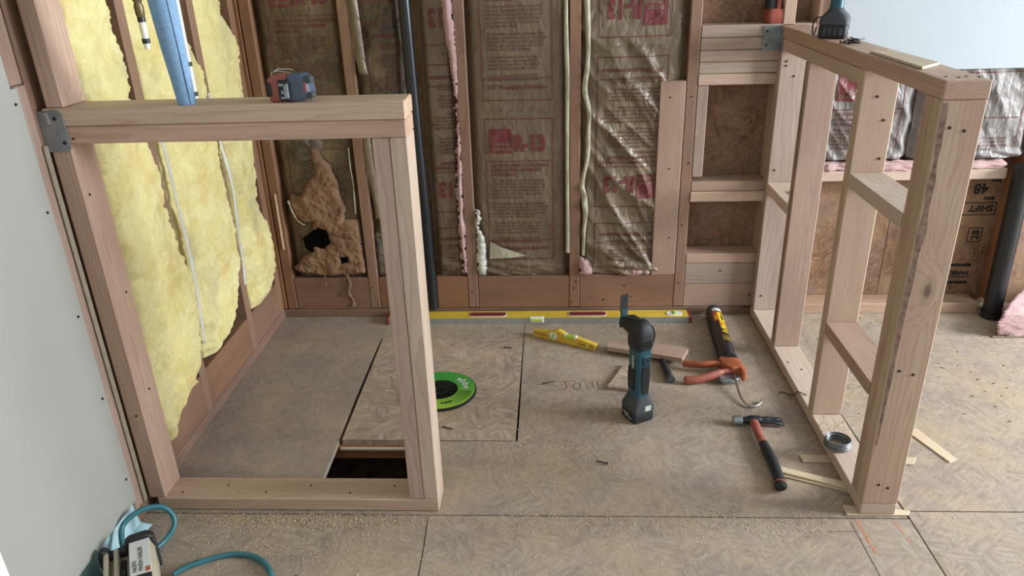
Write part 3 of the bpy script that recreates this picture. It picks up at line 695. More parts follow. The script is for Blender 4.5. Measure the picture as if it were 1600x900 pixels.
fibre_mass('exposed_fibre', [(0.195, 0.700), (0.225, 0.705), (0.232, 0.66), (0.262, 0.635), (0.268, 0.60), (0.285, 0.565), (0.283, 0.52), (0.300, 0.46), (0.288, 0.415), (0.345, 0.415), (0.350, 0.30), (0.352, 0.195), (0.30, 0.188), (0.20, 0.182), (0.12, 0.19), (0.065, 0.215), (0.10, 0.25), (0.155, 0.29), (0.150, 0.34), (0.17, 0.41), (0.135, 0.405), (0.10, 0.435), (0.082, 0.49), (0.092, 0.525), (0.135, 0.515), (0.160, 0.56), (0.205, 0.60)],
           [[(0.130, 0.335), (0.185, 0.385), (0.215, 0.375), (0.222, 0.325), (0.190, 0.305), (0.15, 0.312)], [(0.255, 0.262), (0.285, 0.262), (0.290, 0.240), (0.262, 0.235)]],
           M['tan'], k1.t, 0.016, 0.016, 3.3, label='tan soiled fibre bulging through the torn paper')
fibre_mass('grey_fibre_tuft', [(0.13, 0.735), (0.24, 0.74), (0.245, 0.70), (0.20, 0.655), (0.16, 0.64), (0.13, 0.66)], [], M['greyfluff'], k1.t, 0.016, 0.010, 5.1)
MB().prism([(0.125, 0.30), (0.118, 0.345), (0.150, 0.365), (0.185, 0.395), (0.22, 0.38), (0.25, 0.34), (0.30, 0.27), (0.27, 0.22), (0.2, 0.25)], -0.006, -0.002, Matrix(((1, 0, 0, 0), (0, 0, -1, 0), (0, 1, 0, 0), (0, 0, 0, 1)))).build('cavity_shade', M['gap_shade'], k1.t)  # flat black sheet painting the shade inside the torn hole
ribbon('fibre_tail', [(0.272, -0.004, 0.215), (0.285, -0.008, 0.16), (0.270, -0.006, 0.12), (0.290, -0.004, 0.075), (0.285, -0.004, 0.05)], 0.024, M['tan'], k1.t, seed=4, wob=0.006)
ribbon('fibre_tail', [(0.19, -0.004, 0.195), (0.188, -0.007, 0.15), (0.186, -0.006, 0.128)], 0.010, M['tan'], k1.t, seed=9, wob=0.004)
ribbon('torn_paper_edge', [(0.084, 0.000, 0.50), (0.095, -0.006, 0.46), (0.112, -0.006, 0.42), (0.135, -0.002, 0.40)], 0.008, M['flange'], k1.t, seed=2)
ribbon('torn_paper_edge', [(0.342, 0.004, 0.70), (0.344, 0.002, 0.58), (0.338, 0.004, 0.44)], 0.006, M['flange'], k1.t, seed=6)
# bay 2, left of the black pipe
k2 = Kraft('insulation_batt', 'creased brown paper batt with upside-down print between a stud and the black vent pipe', 0.400, 0.572, 0.34, 2.40, M['kraft_stained'], 2, amp=0.009, crease=0.008, crease_dir=(0.8, -0.6), depth=0.022)
k2.panel(0.448, 0.587, True); k2.panel(0.448, 1.205, True, parts='bdlrc')
ribbon('paper_flange', [(0.418, -0.002, 1.40), (0.420, -0.002, 1.15), (0.428, -0.006, 1.00), (0.432, -0.004, 0.965)], 0.030, M['kraft_green'], k2.t, seed=3)
ribbon('paper_flange', [(0.415, 0.002, 0.74), (0.420, -0.002, 0.60), (0.428, 0.000, 0.42)], 0.028, M['kraft_green'], k2.t, seed=5)
fibre_mass('exposed_fibre', [(0.402, 0.355), (0.47, 0.38), (0.55, 0.365), (0.58, 0.30), (0.56, 0.20), (0.50, 0.178), (0.402, 0.178)], [[(0.44, 0.30), (0.49, 0.32), (0.50, 0.25), (0.45, 0.24)]], M['greyfluff'], k2.t, 0.03, 0.014, 8.2)
# bay 2, right of the pipe
k3 = Kraft('insulation_batt', 'narrow brown paper batt with upside-down print right of the black vent pipe', 0.632, 0.7595, 0.175, 2.40, M['kraft'], 3, amp=0.006, depth=0.020, bottom=0.09)
k3.panel(0.640, 0.440, True); k3.panel(0.640, 1.055, True); k3.panel(0.640, -0.175, True)
def strip(pts, w): return [(x - w * k / 2, z) for x, z, k in pts] + [(x + w * k / 2, z) for x, z, k in reversed(pts)]
fibre_mass('pink_fibre_edge', strip([(0.742, 1.42, 1), (0.742, 1.22, 1), (0.747, 1.10, 1.1), (0.753, 1.0, .8), (0.757, 0.92, .5), (0.759, 0.875, .3)], 0.026), [], M['pink'], k3.t, 0.004, 0.014, 3.1)
fibre_mass('pink_fibre_edge', strip([(0.7585, 0.87, .4), (0.757, 0.72, .6), (0.752, 0.58, .9), (0.748, 0.42, 1.2), (0.750, 0.30, 1.0), (0.757, 0.18, .5)], 0.022), [], M['pink'], k3.t, 0.004, 0.014, 8.3)
# bay 3: the upright one
k4 = Kraft('insulation_batt', 'wide flat brown paper batt with upright red print in the centre bay', 0.8005, 1.1625, 0.175, 2.40, M['kraft'], 4, amp=0.0045, depth=0.016, bulge=0.008, bottom=0.055)
k4.panel(0.851, 0.244); k4.panel(0.851, 0.859)
ribbon('paper_flange', [(1.153, -0.001, 1.40), (1.152, -0.001, 1.1), (1.154, -0.002, 0.9), (1.156, -0.001, 0.60), (1.155, -0.002, 0.45), (1.157, 0.0, 0.27)], 0.017, M['flange'], k4.t, seed=4, wob=0.002)
fibre_mass('paper_flange', [(0.803, 0.455), (0.812, 0.45), (0.824, 0.425), (0.813, 0.385), (0.832, 0.345), (0.838, 0.28), (0.834, 0.19), (0.806, 0.18), (0.803, 0.27), (0.809, 0.355)], [], M['flange_white'], k4.t, 0.004, 0.010, 6.6, label='white torn facing flange')
MB().add([(0.857, -0.001, 0.322), (0.905, -0.007, 0.298), (0.955, -0.006, 0.280), (0.998, -0.002, 0.262), (0.93, -0.009, 0.256), (0.852, -0.006, 0.252)], [(0, 1, 5), (1, 2, 4, 5), (2, 3, 4)]).build('folded_paper', M['flange'], k4.t, label='pale folded-over corner of the facing')
# bay 4: crinkled glossy, upside-down
k5 = Kraft('insulation_batt', 'glossy wrinkled brown paper batt with upside-down red print right of centre', 1.2030, 1.5735, 0.175, 2.40, M['kraft_green'], 5, amp=0.008, crease=0.013, crease_dir=(0.80, 0.6), depth=0.022, bulge=0.012, bottom=0.07)
k5.panel(1.259, 0.452, True); k5.panel(1.262, 1.067, True); k5.panel(1.257, -0.161, True)
ribbon('paper_flange', [(1.212, -0.002, 1.35), (1.226, -0.004, 1.12), (1.224, -0.003, 0.98), (1.220, -0.004, 0.89), (1.234, -0.006, 0.80), (1.229, -0.003, 0.68), (1.214, -0.003, 0.57), (1.219, -0.004, 0.50), (1.220, -0.004, 0.40), (1.216, -0.004, 0.26)], 0.019, M['flange'], k5.t, seed=5, wob=0.004, crumple=0.006)
fibre_mass('pink_fibre_tuft', [(1.205, 0.255), (1.235, 0.235), (1.255, 0.185), (1.205, 0.178)], [], M['pink'], k5.t, 0.010, 0.014, 1.3)
fibre_mass('pink_fibre_tuft', [(1.36, 0.19), (1.45, 0.205), (1.478, 0.215), (1.478, 0.178), (1.36, 0.176)], [], M['pink'], k5.t, 0.012, 0.010, 6.3)
# right-hand bay, below the drywall and above the ledge
k6 = Kraft('insulation_batt', 'brown paper batt with red logo seen between the studs of the right half wall', 2.042, 2.385, 0.618, 0.934, M['kraft_cool'], 6, amp=0.008, crease=0.008, depth=0.018, bottom=0.02)
k6.panel(2.086, 0.408)
k7 = Kraft('insulation_batt', 'crumpled bluish paper batt sagging under the white drywall at far right', 2.388, 2.797, 0.618, 0.934, M['kraft_cool'], 7, amp=0.009, crease=0.008, depth=0.012, bottom=0.03)
k7.panel(2.50, 0.372, parts='bdp')
def lump(name, lo, hi, mat, parent, seed, amp=0.012, cell=0.007, freq=22):
    b = bmesh.new(); bmesh.ops.create_cube(b, size=1)
    d = [hi[i] - lo[i] for i in range(3)]
    cuts = max(2, int(max(d) / cell / 2))
    bmesh.ops.subdivide_edges(b, edges=b.edges[:], cuts=min(cuts, 48), use_grid_fill=True)
    bmesh.ops.bevel(b, geom=[], offset=0.001)
    for v in b.verts:
        p = v.co.copy(); q = Vector([lo[i] + (p[i] + .5) * d[i] for i in range(3)])
        c_ = Vector([(lo[i] + hi[i]) / 2 for i in range(3)]); n = (q - c_); n = Vector([n[i] / d[i] * 2 for i in range(3)]); L = max(n.length, 1e-6)
        rnd = (L - 1.0) * 0.10
        q -= Vector([n[i] * d[i] * .5 for i in range(3)]) * max(0, rnd)
        k = amp * (N3(q.x * freq + seed, q.y * freq, q.z * freq) + 0.6 * N3(q.x * freq * 2.7, q.y * freq * 2.7 + seed, q.z * freq * 2.7) + 0.3 * N3(q.x * freq * 7, q.y * freq * 7, q.z * freq * 7 + seed))
        v.co = q + n / L * k
    return MB().bm(b).build(name, mat, parent, smooth=80)
pk = lump('insulation_scrap', (2.05, -0.004, 0.582), (2.74, 0.030, 0.610), M['pink'], None, 2.2, 0.010, freq=30)
tag(pk, 'loose pink fibreglass lying along the ledge board behind the right half wall', 'insulation')
bt = thing('insulation_batt', 'thick pink fibreglass batt lying on the floor at the far right edge', 'insulation', (2.95, -0.02, 0))
pb = lump('fibre_core', (2.700, -0.215, 0.006), (3.30, 0.02, 0.095), M['pink'], bt, 4.4, 0.005, freq=26)
for v_ in pb.data.vertices: v_.co.x += (v_.co.y + .215) * 0.92; v_.co.z *= 1 + max(0, v_.co.y + .215) * 0.9
MB().prism([(2.705, -0.212), (3.28, -0.212), (3.48, 0.015), (2.915, 0.015)], 0.0005, 0.006, None, 0.001).build('kraft_backing', M['kraft'], bt)

# ------------------------------------------------------------------ yellow batts in the left wall
def yellow_batt(label, left, right, z0, z1, seed, base=0.010, bulge=0.034, cell=0.0048, xl=0.0, xr=0.0):
    t_ = thing('insulation_batt', label, 'insulation', (0, (left[0][1] + right[0][1]) / 2, z0), 0, 'yellow batts in the left wall')
    zs = min(z1, 1.40); nz = int((zs - z0) / cell); nu = int(0.36 / cell); V = []; F = []
    rows = [z0 + (zs - z0) * j / nz for j in range(nz + 1)] + [z1]
    for j, z in enumerate(rows):
        a = lerp(left, z) + 0.006 * N3(z * 22, seed, 1) + 0.005 * N3(z * 70, seed, 3); b = lerp(right, z) + 0.010 * N3(z * 22, seed, 5) + 0.008 * N3(z * 60, seed, 8) + 0.005 * N3(z * 150, seed, 2)
        for i in range(-1, nu + 2):
            u = min(1, max(0, i / nu)); y = a + (b - a) * u; w_ = abs(b - a)
            pl_ = sm(-0.012, 0.045, u * w_) ** 0.8; pr_ = sm(-0.012, 0.040, (1 - u) * w_) ** 0.8; pr = pl_ * pr_
            eb = sm(z0 - 0.012, z0 + 0.035, z) ** 0.7
            n = 0.8 * N3(y * 5.5, z * 3.6, seed) + 0.35 * N3(y * 13, z * 10, seed + 2) + 0.20 * N3(y * 30, z * 27, seed + 4) + 0.13 * N3(y * 70, z * 66, seed + 6) + 0.10 * N3(y * 150, z * 140, seed) + 0.05 * N3(y * 300, z * 290, seed)
            x = xl * (1 - u) + xr * u - 0.010 * (1 - pr) + (base + bulge * (0.55 + 0.45 * math.sin(PI * u))) * pr * eb + 0.030 * n * (0.25 + 0.75 * pr) * (0.4 + 0.6 * eb)
            if i < 0 or i > nu: x = -0.055
            if j == 0: x = -0.055
            V.append((x, y, z))
    m_ = nu + 3
    for j in range(len(rows) - 1):
        for i in range(m_ - 1):
            a = j * m_ + i; F.append((a, a + 1, a + m_ + 1, a + m_))
    MB().add(V, F).build('fibre_face', M['yellow'], t_, smooth=80)
    MB().box((-0.088, max(left[0][1], left[-1][1]) + 0.03, z0 + 0.06), (-0.05, min(p[1] for p in right if p[0] > 0.3) - 0.02, z1), 0.01).build('fibre_core', M['yellow'], t_)
    return t_
R_ = lambda *p: sorted(p)
yellow_batt('nearest yellow fibreglass batt, bulging out of the bay beside the half wall end', R_((0.09, -1.082), (2.4, -1.092)),
            R_((2.4, -0.83), (1.275, -0.858), (1.22, -0.836), (1.184, -0.826), (1.12, -0.802), (1.04, -0.818), (0.908, -0.801), (0.83, -0.787), (0.754, -0.777), (0.573, -0.754), (0.396, -0.750), (0.329, -0.775), (0.266, -0.812), (0.216, -0.84), (0.20, -0.90), (0.18, -0.975), (0.155, -1.0), (0.13, -1.03)), 0.115, 2.4, 1.7, bulge=0.045)
b2 = yellow_batt('middle yellow fibreglass batt behind the blue foam tube', R_((2.4, -0.722), (1.0, -0.720), (0.885, -0.712), (0.6, -0.706), (0.46, -0.70), (0.2, -0.706)),
            R_((2.4, -0.45), (1.25, -0.433), (1.189, -0.445), (1.141, -0.419), (1.091, -0.388), (1.039, -0.357), (0.962, -0.366), (0.80, -0.352), (0.638, -0.342), (0.418, -0.364), (0.336, -0.395), (0.27, -0.43), (0.24, -0.50), (0.215, -0.60)), 0.200, 2.4, 5.2, bulge=0.022)
b3 = yellow_batt('far yellow fibreglass batt in the corner bay of the left wall', R_((2.4, -0.318), (1.16, -0.316), (0.95, -0.312), (0.78, -0.29), (0.615, -0.285), (0.431, -0.29), (0.2, -0.30)),
            R_((2.4, -0.12), (1.231, -0.122), (1.171, -0.117), (1.079, -0.055), (0.89, -0.052), (0.626, -0.056), (0.55, -0.105), (0.44, -0.062), (0.312, -0.045), (0.219, -0.075), (0.184, -0.14)), 0.178, 2.4, 9.4, bulge=0.018)
ribbon('paper_flange', [(0.016, -0.714, 0.98), (0.018, -0.710, 0.895), (0.020, -0.706, 0.70), (0.020, -0.700, 0.49), (0.010, -0.708, 0.26)], 0.012, M['flange_white'], b2, dirx=(0.3, 1, 0), seed=2)
ribbon('paper_flange', [(0.042, -0.415, 0.98), (0.045, -0.400, 0.81), (0.046, -0.385, 0.64), (0.044, -0.395, 0.44), (0.040, -0.41, 0.33)], 0.012, M['flange_white'], b2, dirx=(0.3, 1, 0), seed=4)

# ------------------------------------------------------------------ pipes
vp = thing('vent_pipe', 'black plastic vent pipe running up the back wall between two batts', 'pipe', (0.611, 0.0, 0.035))
MB().tube([(0.614, 0.0, 0.036), (0.610, -0.002, 0.45), (0.603, -0.002, 0.78), (0.597, 0.0, 1.21), (0.590, 0.0, 2.4)], 0.0215, 20).build('pipe_body', M['black_abs'], vp, smooth=50)
v, f = text2d('ABS DWV  2 IN  SCH 40  CELLULAR CORE  ABS DWV  2 IN  SCH 40  CELLULAR CORE', 0.011, 'LEFT', 1, 0.0)
pr = MB()
P = []
for a, b in v:
    z = 1.36 - a * 1.25; s_ = (z - 0.036) / 1.2; th = -0.9 + (b + .001) / 0.0217
    P.append((lerp([(0.036, .614), (.45, .610), (.78, .603), (1.21, .597), (2.4, .59)], z) - 0.0217 * math.sin(th + 0.5), -0.001 - 0.0219 * math.cos(th + 0.5), z))
pr.add(P, f).build('pipe_lettering', M['rubber_grey'], vp)
ap = thing('drain_pipe', 'black drain pipe leaning in the right bay beside the pink batt', 'pipe', (2.80, -0.02, 0.0))
MB().tube([(2.792, -0.036, 0.001), (2.786, -0.036, 0.25), (2.778, -0.036, 0.600)], 0.033, 24).build('pipe_body', M['black_abs'], ap, smooth=50)
MB().tube([(2.792, -0.036, 0.0005), (2.791, -0.036, 0.03)], 0.0375, 24).build('coupling_hub', M['black_abs'], ap, smooth=50)
w1 = thing('stub_pipe', 'white capped stub pipe hanging from a brass fitting before the yellow batt', 'pipe', (0.07, -0.76, 1.15))
def stub(root, x, y, z0, z1, brass):
    MB().cyl((x, y, z0 + 0.012), (x, y, z1), 0.0085, seg=14).build('pipe_body', M['white_plastic'], root, smooth=50)
    for z in (z0 + 0.020, z1 - 0.012): MB().cyl((x, y, z - 0.006), (x, y, z + 0.006), 0.0097, seg=14).build('dark_band', M['dark_steel'], root, smooth=50)
    MB().lathe([(0.0, z0), (0.0065, z0), (0.0075, z0 + .004), (0.0075, z0 + .012)], 12, Matrix.Translation((x, y, 0))).build('end_cap', M['white_plastic'], root, smooth=50)
    if brass:
        MB().lathe([(0.009, z1 - .006), (0.011, z1), (0.0115, z1 + .02), (0.009, z1 + .028), (0.012, z1 + .034), (0.012, z1 + .06), (0.008, z1 + .066), (0.008, z1 + .6)], 16, Matrix.Translation((x, y, 0))).build('brass_fitting', M['brass'], root, smooth=40)
stub(w1, 0.075, -0.790, 1.153, 1.236, True)
w2 = thing('stub_pipe', 'white capped stub pipe half hidden behind the blue foam tube', 'pipe', (0.07, -0.545, 0.985))
stub(w2, 0.075, -0.582, 0.985, 1.10, False)
MB().cyl((0.075, -0.582, 1.10), (0.075, -0.582, 1.8), 0.008, seg=12).build('upper_pipe', M['white_plastic'], w2, smooth=50)
ft = thing('foam_tube', 'blue foam pipe sleeve standing on the left half wall', 'pipe insulation', (0.319, -1.145, ZT))
MB().tube([(0.321, -1.147, ZT + .0005), (0.325, -1.160, 1.13), (0.330, -1.178, 1.20), (0.337, -1.200, 1.30), (0.343, -1.225, 1.42), (0.35, -1.25, 1.62)], [0.0185, 0.0205, 0.0235, 0.0265, 0.028, 0.028], 28).build('foam_body', M['foam_blue'], ft, smooth=50)
MB().tube([(0.3345, -1.160, ZT + .002), (0.3405, -1.175, 1.13), (0.3475, -1.194, 1.20), (0.3555, -1.219, 1.30), (0.363, -1.243, 1.42)], 0.0012, 6).build('slit', M['foam_slit'], ft, smooth=50)

# ------------------------------------------------------------------ tools and leftovers
# long level lying in front of the back wall
lv = thing('spirit_level', 'long yellow spirit level lying against the foot of the back wall', 'level', (1.03, -0.04, 0), 0.0)
LX0, LX1, LY0, LY1, LZ = 0.432, 1.640, -0.074, -0.008, 0.0255
prof = [(LY0, 0.0), (LY0, LZ), (LY0 + 0.004, LZ), (LY0 + 0.006, LZ - 0.002), (LY1 - 0.006, LZ - 0.002), (LY1 - 0.004, LZ), (LY1, LZ), (LY1, 0.0)]
mx = frame((LX0 + .012, 0, 0), (0, 1, 0), (0, 0, 1))
MB().prism([(a, b + .0003) for a, b in prof], 0, LX1 - LX0 - 0.024, mx).build('body_beam', M['alu'], lv)
MB().box((LX0 + .012, LY0 + 0.002, LZ - 0.0015), (LX1 - 0.012, LY1 - 0.002, LZ + 0.0008)).build('yellow_face', M['yellow_paint'], lv)
for x in (LX0, LX1 - 0.012): MB().box((x, LY0 - .001, 0.0), (x + 0.012, LY1 + .001, LZ + 0.002), 0.002).build('end_cap', M['maroon'], lv, smooth=30)
def pill(cx, cy, hl, r, n=10): return [(cx + hl + r * math.cos(a), cy + r * math.sin(a)) for a in [-PI / 2 + PI * k / n for k in range(n + 1)]] + [(cx - hl - r * math.cos(a), cy + r * math.sin(a)) for a in [PI / 2 - PI * k / n for k in range(n + 1)]]
for cx in (0.838, 1.234):
    hg = MB().prism(pill(cx, -0.043, 0.058, 0.019), LZ + .0005, LZ + 0.0028).build('grip_rim', M['label_white'], lv, smooth=30)
    MB().prism(pill(cx, -0.043, 0.058, 0.0155), LZ + .002, LZ + 0.0045, bev=0.001).build('hand_grip', M['maroon'], hg, smooth=30)
    for k in range(5): MB().prism(pill(cx - 0.048 + 0.024 * k, -0.043, 0.006, 0.006), LZ + .004, LZ + 0.0055).build('grip_rib', M['maroon'], hg, smooth=30)
MB().box((1.006, LY0 - 0.0015, 0.006), (1.062, LY0 + 0.012, LZ + 0.003), 0.002).build('vial_window', M['white_plastic'], lv)
MB().cyl((1.014, LY0 - 0.001, 0.018), (1.054, LY0 - 0.001, 0.018), 0.0065, seg=12).build('level_vial', M['vial'], lv, smooth=50)
vw = MB().prism(pill(1.575, -0.043, 0.014, 0.017), LZ + .0005, LZ + 0.0035).build('vial_window', M['white_plastic'], lv, smooth=30)
MB().cyl((1.575, -0.057, LZ + .003), (1.575, -0.029, LZ + .003), 0.006, seg=12).build('level_vial', M['vial'], vw, smooth=50)
v, f = text2d('I .. .  ..   I', 0.014, 'LEFT', 1); MB().add([(a + 1.075, b - 0.05, LZ + 0.0014) for a, b in v], f).build('scale_mark', M['rubber'], lv)

# small torpedo level
tl = thing('torpedo_level', 'short yellow torpedo level on the floor in front of the long level', 'level', (1.14, -0.23, 0), math.atan2(-0.119, 0.231))
LT = 0.130
prof = [(-LT, 0), (LT, 0), (LT, 0.024), (0.05, 0.036), (0.036, 0.034), (0.022, 0.034), (0.012, 0.036), (-0.006, 0.045), (-0.022, 0.049), (-0.038, 0.046), (-0.05, 0.038), (-LT, 0.026)]
fx = Matrix.Rotation(PI / 2, 4, 'X')
MB().prism([(a, b + .0005) for a, b in prof], -0.010, 0.010, fx, 0.0015).build('body_casting', M['yellow_paint'], tl, world=False)
for lo, hi in (((-LT + 0.006, -0.0112, 0.013), (-0.052, -0.0095, 0.024)), ((0.058, -0.0112, 0.010), (LT - 0.008, -0.0095, 0.020))):
    MB().box(lo, hi, 0.001).build('recess_panel', M['yellow_dark'], tl, world=False)
MB().lathe([(0.0, 0.0125), (0.013, 0.0125), (0.0165, 0.0115), (0.0165, 0.008)], 20, Matrix.Translation((-0.042, 0, 0.024)) @ fx).build('round_vial', M['white_plastic'], tl, smooth=40, world=False)
MB().cyl((-0.042 - .004, -0.0128, 0.014), (-0.042 + .004, -0.0128, 0.034), 0.004, seg=10).build('level_vial', M['vial'], tl, smooth=40, world=False)
MB().cyl((0.008, -0.002, 0.032), (0.046, -0.002, 0.032), 0.0095, seg=14).build('level_vial', M['vial'], tl, smooth=40, world=False)
for x in (0.004, 0.044): MB().cyl((x, -0.002, 0.033), (x + 0.008, -0.002, 0.033), 0.0098, seg=14).build('vial_cap', M['white_plastic'], tl, smooth=40, world=False)
MB().cyl((0.098, -0.0118, 0.010), (0.098, -0.0118, 0.021), 0.005, seg=10).build('level_vial', M['vial'], tl, smooth=40, world=False)
decal('scale_mark', '10 cm', 0.009, M['rubber'], tl, frame((0.066, -0.0114, 0.012), (1, 0, 0), (0, 0, 1)), world=False)
decal('scale_mark', 'IIII', 0.009, M['rubber'], tl, frame((-0.085, -0.0114, 0.015), (1, 0, 0), (0, 0, 1)), world=False)

# oscillating multi-tool standing on its battery
mt = thing('multi_tool', 'teal and black cordless multi-tool standing upright on its battery with blade pointing up', 'power tool', (1.360, -0.722, 0), math.radians(28))
def rr(hx, hy, r, z, cx=0, cy=0, n=5):
    out = []
    for qx, qy, a0 in ((1, 1, 0), (-1, 1, PI / 2), (-1, -1, PI), (1, -1, 3 * PI / 2)):
        for k in range(n + 1):
            a = a0 + PI / 2 * k / n; out.append((cx + qx * (hx - r) + r * math.cos(a), cy + qy * (hy - r) + r * math.sin(a), z))
    return out
A = dict(world=False)
MB().loft([rr(.035, .036, .010, 0.0005), rr(.038, .038, .011, 0.004), rr(.038, .038, .011, 0.034), rr(.036, .036, .011, 0.038)]).build('battery_pack', M['rubber'], mt, smooth=40, **A)
MB().loft([rr(.0385, .0385, .011, 0.039), rr(.0390, .0390, .012, 0.052), rr(.034, .036, .014, 0.064), rr(.029, .033, .016, 0.078), rr(.026, .030, .016, 0.088)]).build('tool_foot', M['rubber_grey'], mt, smooth=40, **A)
MB().loft([rr(.0255, .030, .016, 0.088), rr(.0245, .029, .016, 0.12), rr(.0255, .029, .016, 0.17), rr(.027, .030, .017, 0.22), rr(.028, .031, .018, 0.252)]).build('tool_body', M['teal'], mt, smooth=40, **A)
for sx in (-1, 1):
    pass
MB().loft([rr(.012, .004, .0035, 0.098, 0.004, -.0275), rr(.015, .004, .0035, 0.125, 0.004, -.0275), rr(.016, .005, .004, 0.168, 0.004, -.028), rr(.013, .004, .0035, 0.196, 0.003, -.029)]).build('rubber_grip', M['rubber'], mt, smooth=40, **A)
MB().box((-0.010, -0.0345, 0.200), (0.016, -0.028, 0.232), 0.003).build('speed_switch', M['teal_dark'], mt, **A)
MB().box((0.002, -0.0365, 0.212), (0.010, -0.033, 0.222), 0.001).build('switch_slider', M['rubber'], mt, **A)
MB().loft([rr(.004, .015, .0035, 0.110, -.0255, 0.002), rr(.004, .018, .0035, 0.15, -.0262, 0.002), rr(.004, .017, .0035, 0.185, -.027, 0.0)]).build('rubber_grip', M['rubber'], mt, smooth=40, **A)
# head
hd = [rr(.0285, .0315, .018, 0.250), rr(.032, .034, .020, 0.258), rr(.033, .035, .021, 0.285), rr(.032, .034, .021, 0.305), rr(.027, .029, .020, 0.325), rr(.017, .019, .014, 0.337), rr(.006, .008, .005, 0.341)]
MB().loft(hd).build('gear_housing', M['rubber'], mt, smooth=40, **A)
for k in range(3): MB().tube(spline([(0.034 - 0.004 * k, -0.018 + .012 * k, 0.265), (0.0345 - 0.003 * k, -0.022 + .012 * k, 0.295), (0.026 - .003 * k, -0.02 + .010 * k, 0.322)], 4), 0.0022, 6).build('housing_rib', M['black_grille'], mt, smooth=40, **A)
nd = Vector((math.cos(math.radians(98)), math.sin(math.radians(98)), 0)); c0 = Vector((0, 0, 0.306)); up_ = Vector((0, 0, 1))
MB().tube([c0 + nd * .015, c0 + nd * .040, c0 + nd * .060, c0 + nd * .066], [0.029, 0.026, 0.0215, 0.020], 20).build('nose_cone', M['rubber'], mt, smooth=40, **A)
MB().tube([c0 + nd * .064, c0 + nd * .074], [0.0175, 0.017], 20).build('spindle_collar', M['dark_steel'], mt, smooth=40, **A)
sd = Vector((-nd.y, nd.x, 0)); p0 = c0 + nd * 0.075
fr = frame(p0, sd, (0, 0, 1))
bl = MB().prism([(-.016, -.018), (.016, -.018), (.018, 0.0), (.013, .022), (.013, .040), (-.013, .040), (-.013, .022), (-.018, 0.0)], 0, .0045, fr, .0005).build('blade_shank', M['teal_dark'], mt, **A)
MB().prism([(-.0145, .034), (.0145, .034), (.0145, .086)] + [(.0145 - .0029 * k, .086 + (.003 if k % 2 else 0)) for k in range(1, 10)] + [(-.0145, .086)], 0.003, .0048, fr).build('saw_blade', M['dark_steel'], mt, **A)
MB().cyl(p0 + nd * .002, p0 + nd * .012, 0.008, seg=6).build('clamp_bolt', M['steel'], mt, **A)
MB().tube([c0 + nd * .004 + up_ * .030, c0 + nd * .035 + up_ * .030, c0 + nd * .060 + up_ * .022], [.007, .008, .005], 10).build('clamp_lever', M['rubber_grey'], mt, smooth=40, **A)
for k in range(4): MB().box((0.0315, -.020 + .011 * k, .262), (0.0338, -.014 + .011 * k, .290), .0008).build('vent_slot', M['black_grille'], mt, **A)
for k in range(3): MB().box((-.016 + .012 * k, -.0360, .262), (-.010 + .012 * k, -.0338, .286), .0008).build('vent_slot', M['black_grille'], mt, **A)
MB().box((0.000, -0.0405, 0.040), (0.022, -0.0375, 0.058), 0.001).build('charge_gauge', M['lcd'], mt, **A)
MB().box((-0.0392, -0.026, 0.014), (-0.0378, 0.024, 0.030), 0.0004).build('battery_label', M['black_grille'], mt, **A)
decal('battery_lettering', 'makita', 0.0125, M['label_white'], mt, frame((-0.0396, 0.022, 0.0225), (0, -1, 0), (0, 0, 1)), bold=.0002, **A)
decal('battery_lettering', '18V 5.0Ah', 0.009, M['label_white'], mt, frame((-0.0396, 0.012, 0.0145), (0, -1, 0), (0, 0, 1)), bold=.0002, **A)
decal('body_lettering', 'makita', 0.019, M['label_white'], mt, frame((-0.0300, 0.008, 0.236), (0, 0, -1), (0, 1, 0)).copy() @ Matrix.Rotation(PI, 4, 'X') if False else frame((-0.0310, -0.013, 0.182), (0, 0, 1), (0, 1, 0)) @ Matrix.Rotation(0, 4, 'Z'), bold=.0003, lift=-0.0006, **A)

# caulking gun
cg = thing('caulking_gun', 'orange caulking gun loaded with a black and yellow sealant tube', 'caulking gun', (1.71, -0.42, 0))
ca = Vector((1.706, -0.428, 0.031)); cb = Vector((1.730, -0.035, 0.029)); ax = (cb - ca).normalized(); rt = Vector((ax.y, -ax.x, 0)); up = Vector((0, 0, 1))
R0 = 0.0275
MB().tube([ca + ax * .012, cb], R0, 28).build('sealant_tube', M['tube_label_black'], cg, smooth=50)
MB().tube([ca - ax * .006, ca + ax * .016], R0 + .0035, 28).build('rear_collar', M['rubber'], cg, smooth=50)
MB().tube([cb - ax * .006, cb + ax * .006], R0 + .001, 28).build('front_cap', M['rubber_grey'], cg, smooth=50)
MB().tube([cb + ax * .004, cb + ax * .022], [0.012, 0.010], 14).build('nozzle_base', M['rubber'], cg, smooth=50)
for s_ in (-1, 1): MB().tube([ca + rt * (R0 + .003) * s_ - up * .010, cb + rt * (R0 + .003) * s_ - up * .010], 0.003, 8).build('cradle_rail', M['rubber'], cg, smooth=50)
def wrap(name, t0, t1, a0, a1, mat, r=R0 + .0006, n=10):
    V = []; F = []
    for k in range(n + 1):
        a = math.radians(a0 + (a1 - a0) * k / n)
        for t_ in (t0, t1): V.append(tuple(ca + ax * t_ + (rt * math.sin(a) + up * math.cos(a)) * r))
    for k in range(n): F.append((2 * k, 2 * k + 1, 2 * k + 3, 2 * k + 2))
    return MB().add(V, F).build(name, mat, cg, smooth=60)
wrap('yellow_label', 0.165, 0.335, 0, 52, M['tube_label_yellow'])
wrap('red_label', 0.262, 0.340, -34, 2, M['tube_label_red'], R0 + .001)
wrap('white_label', 0.346, 0.372, -30, 45, M['label_white'], R0 + .001)
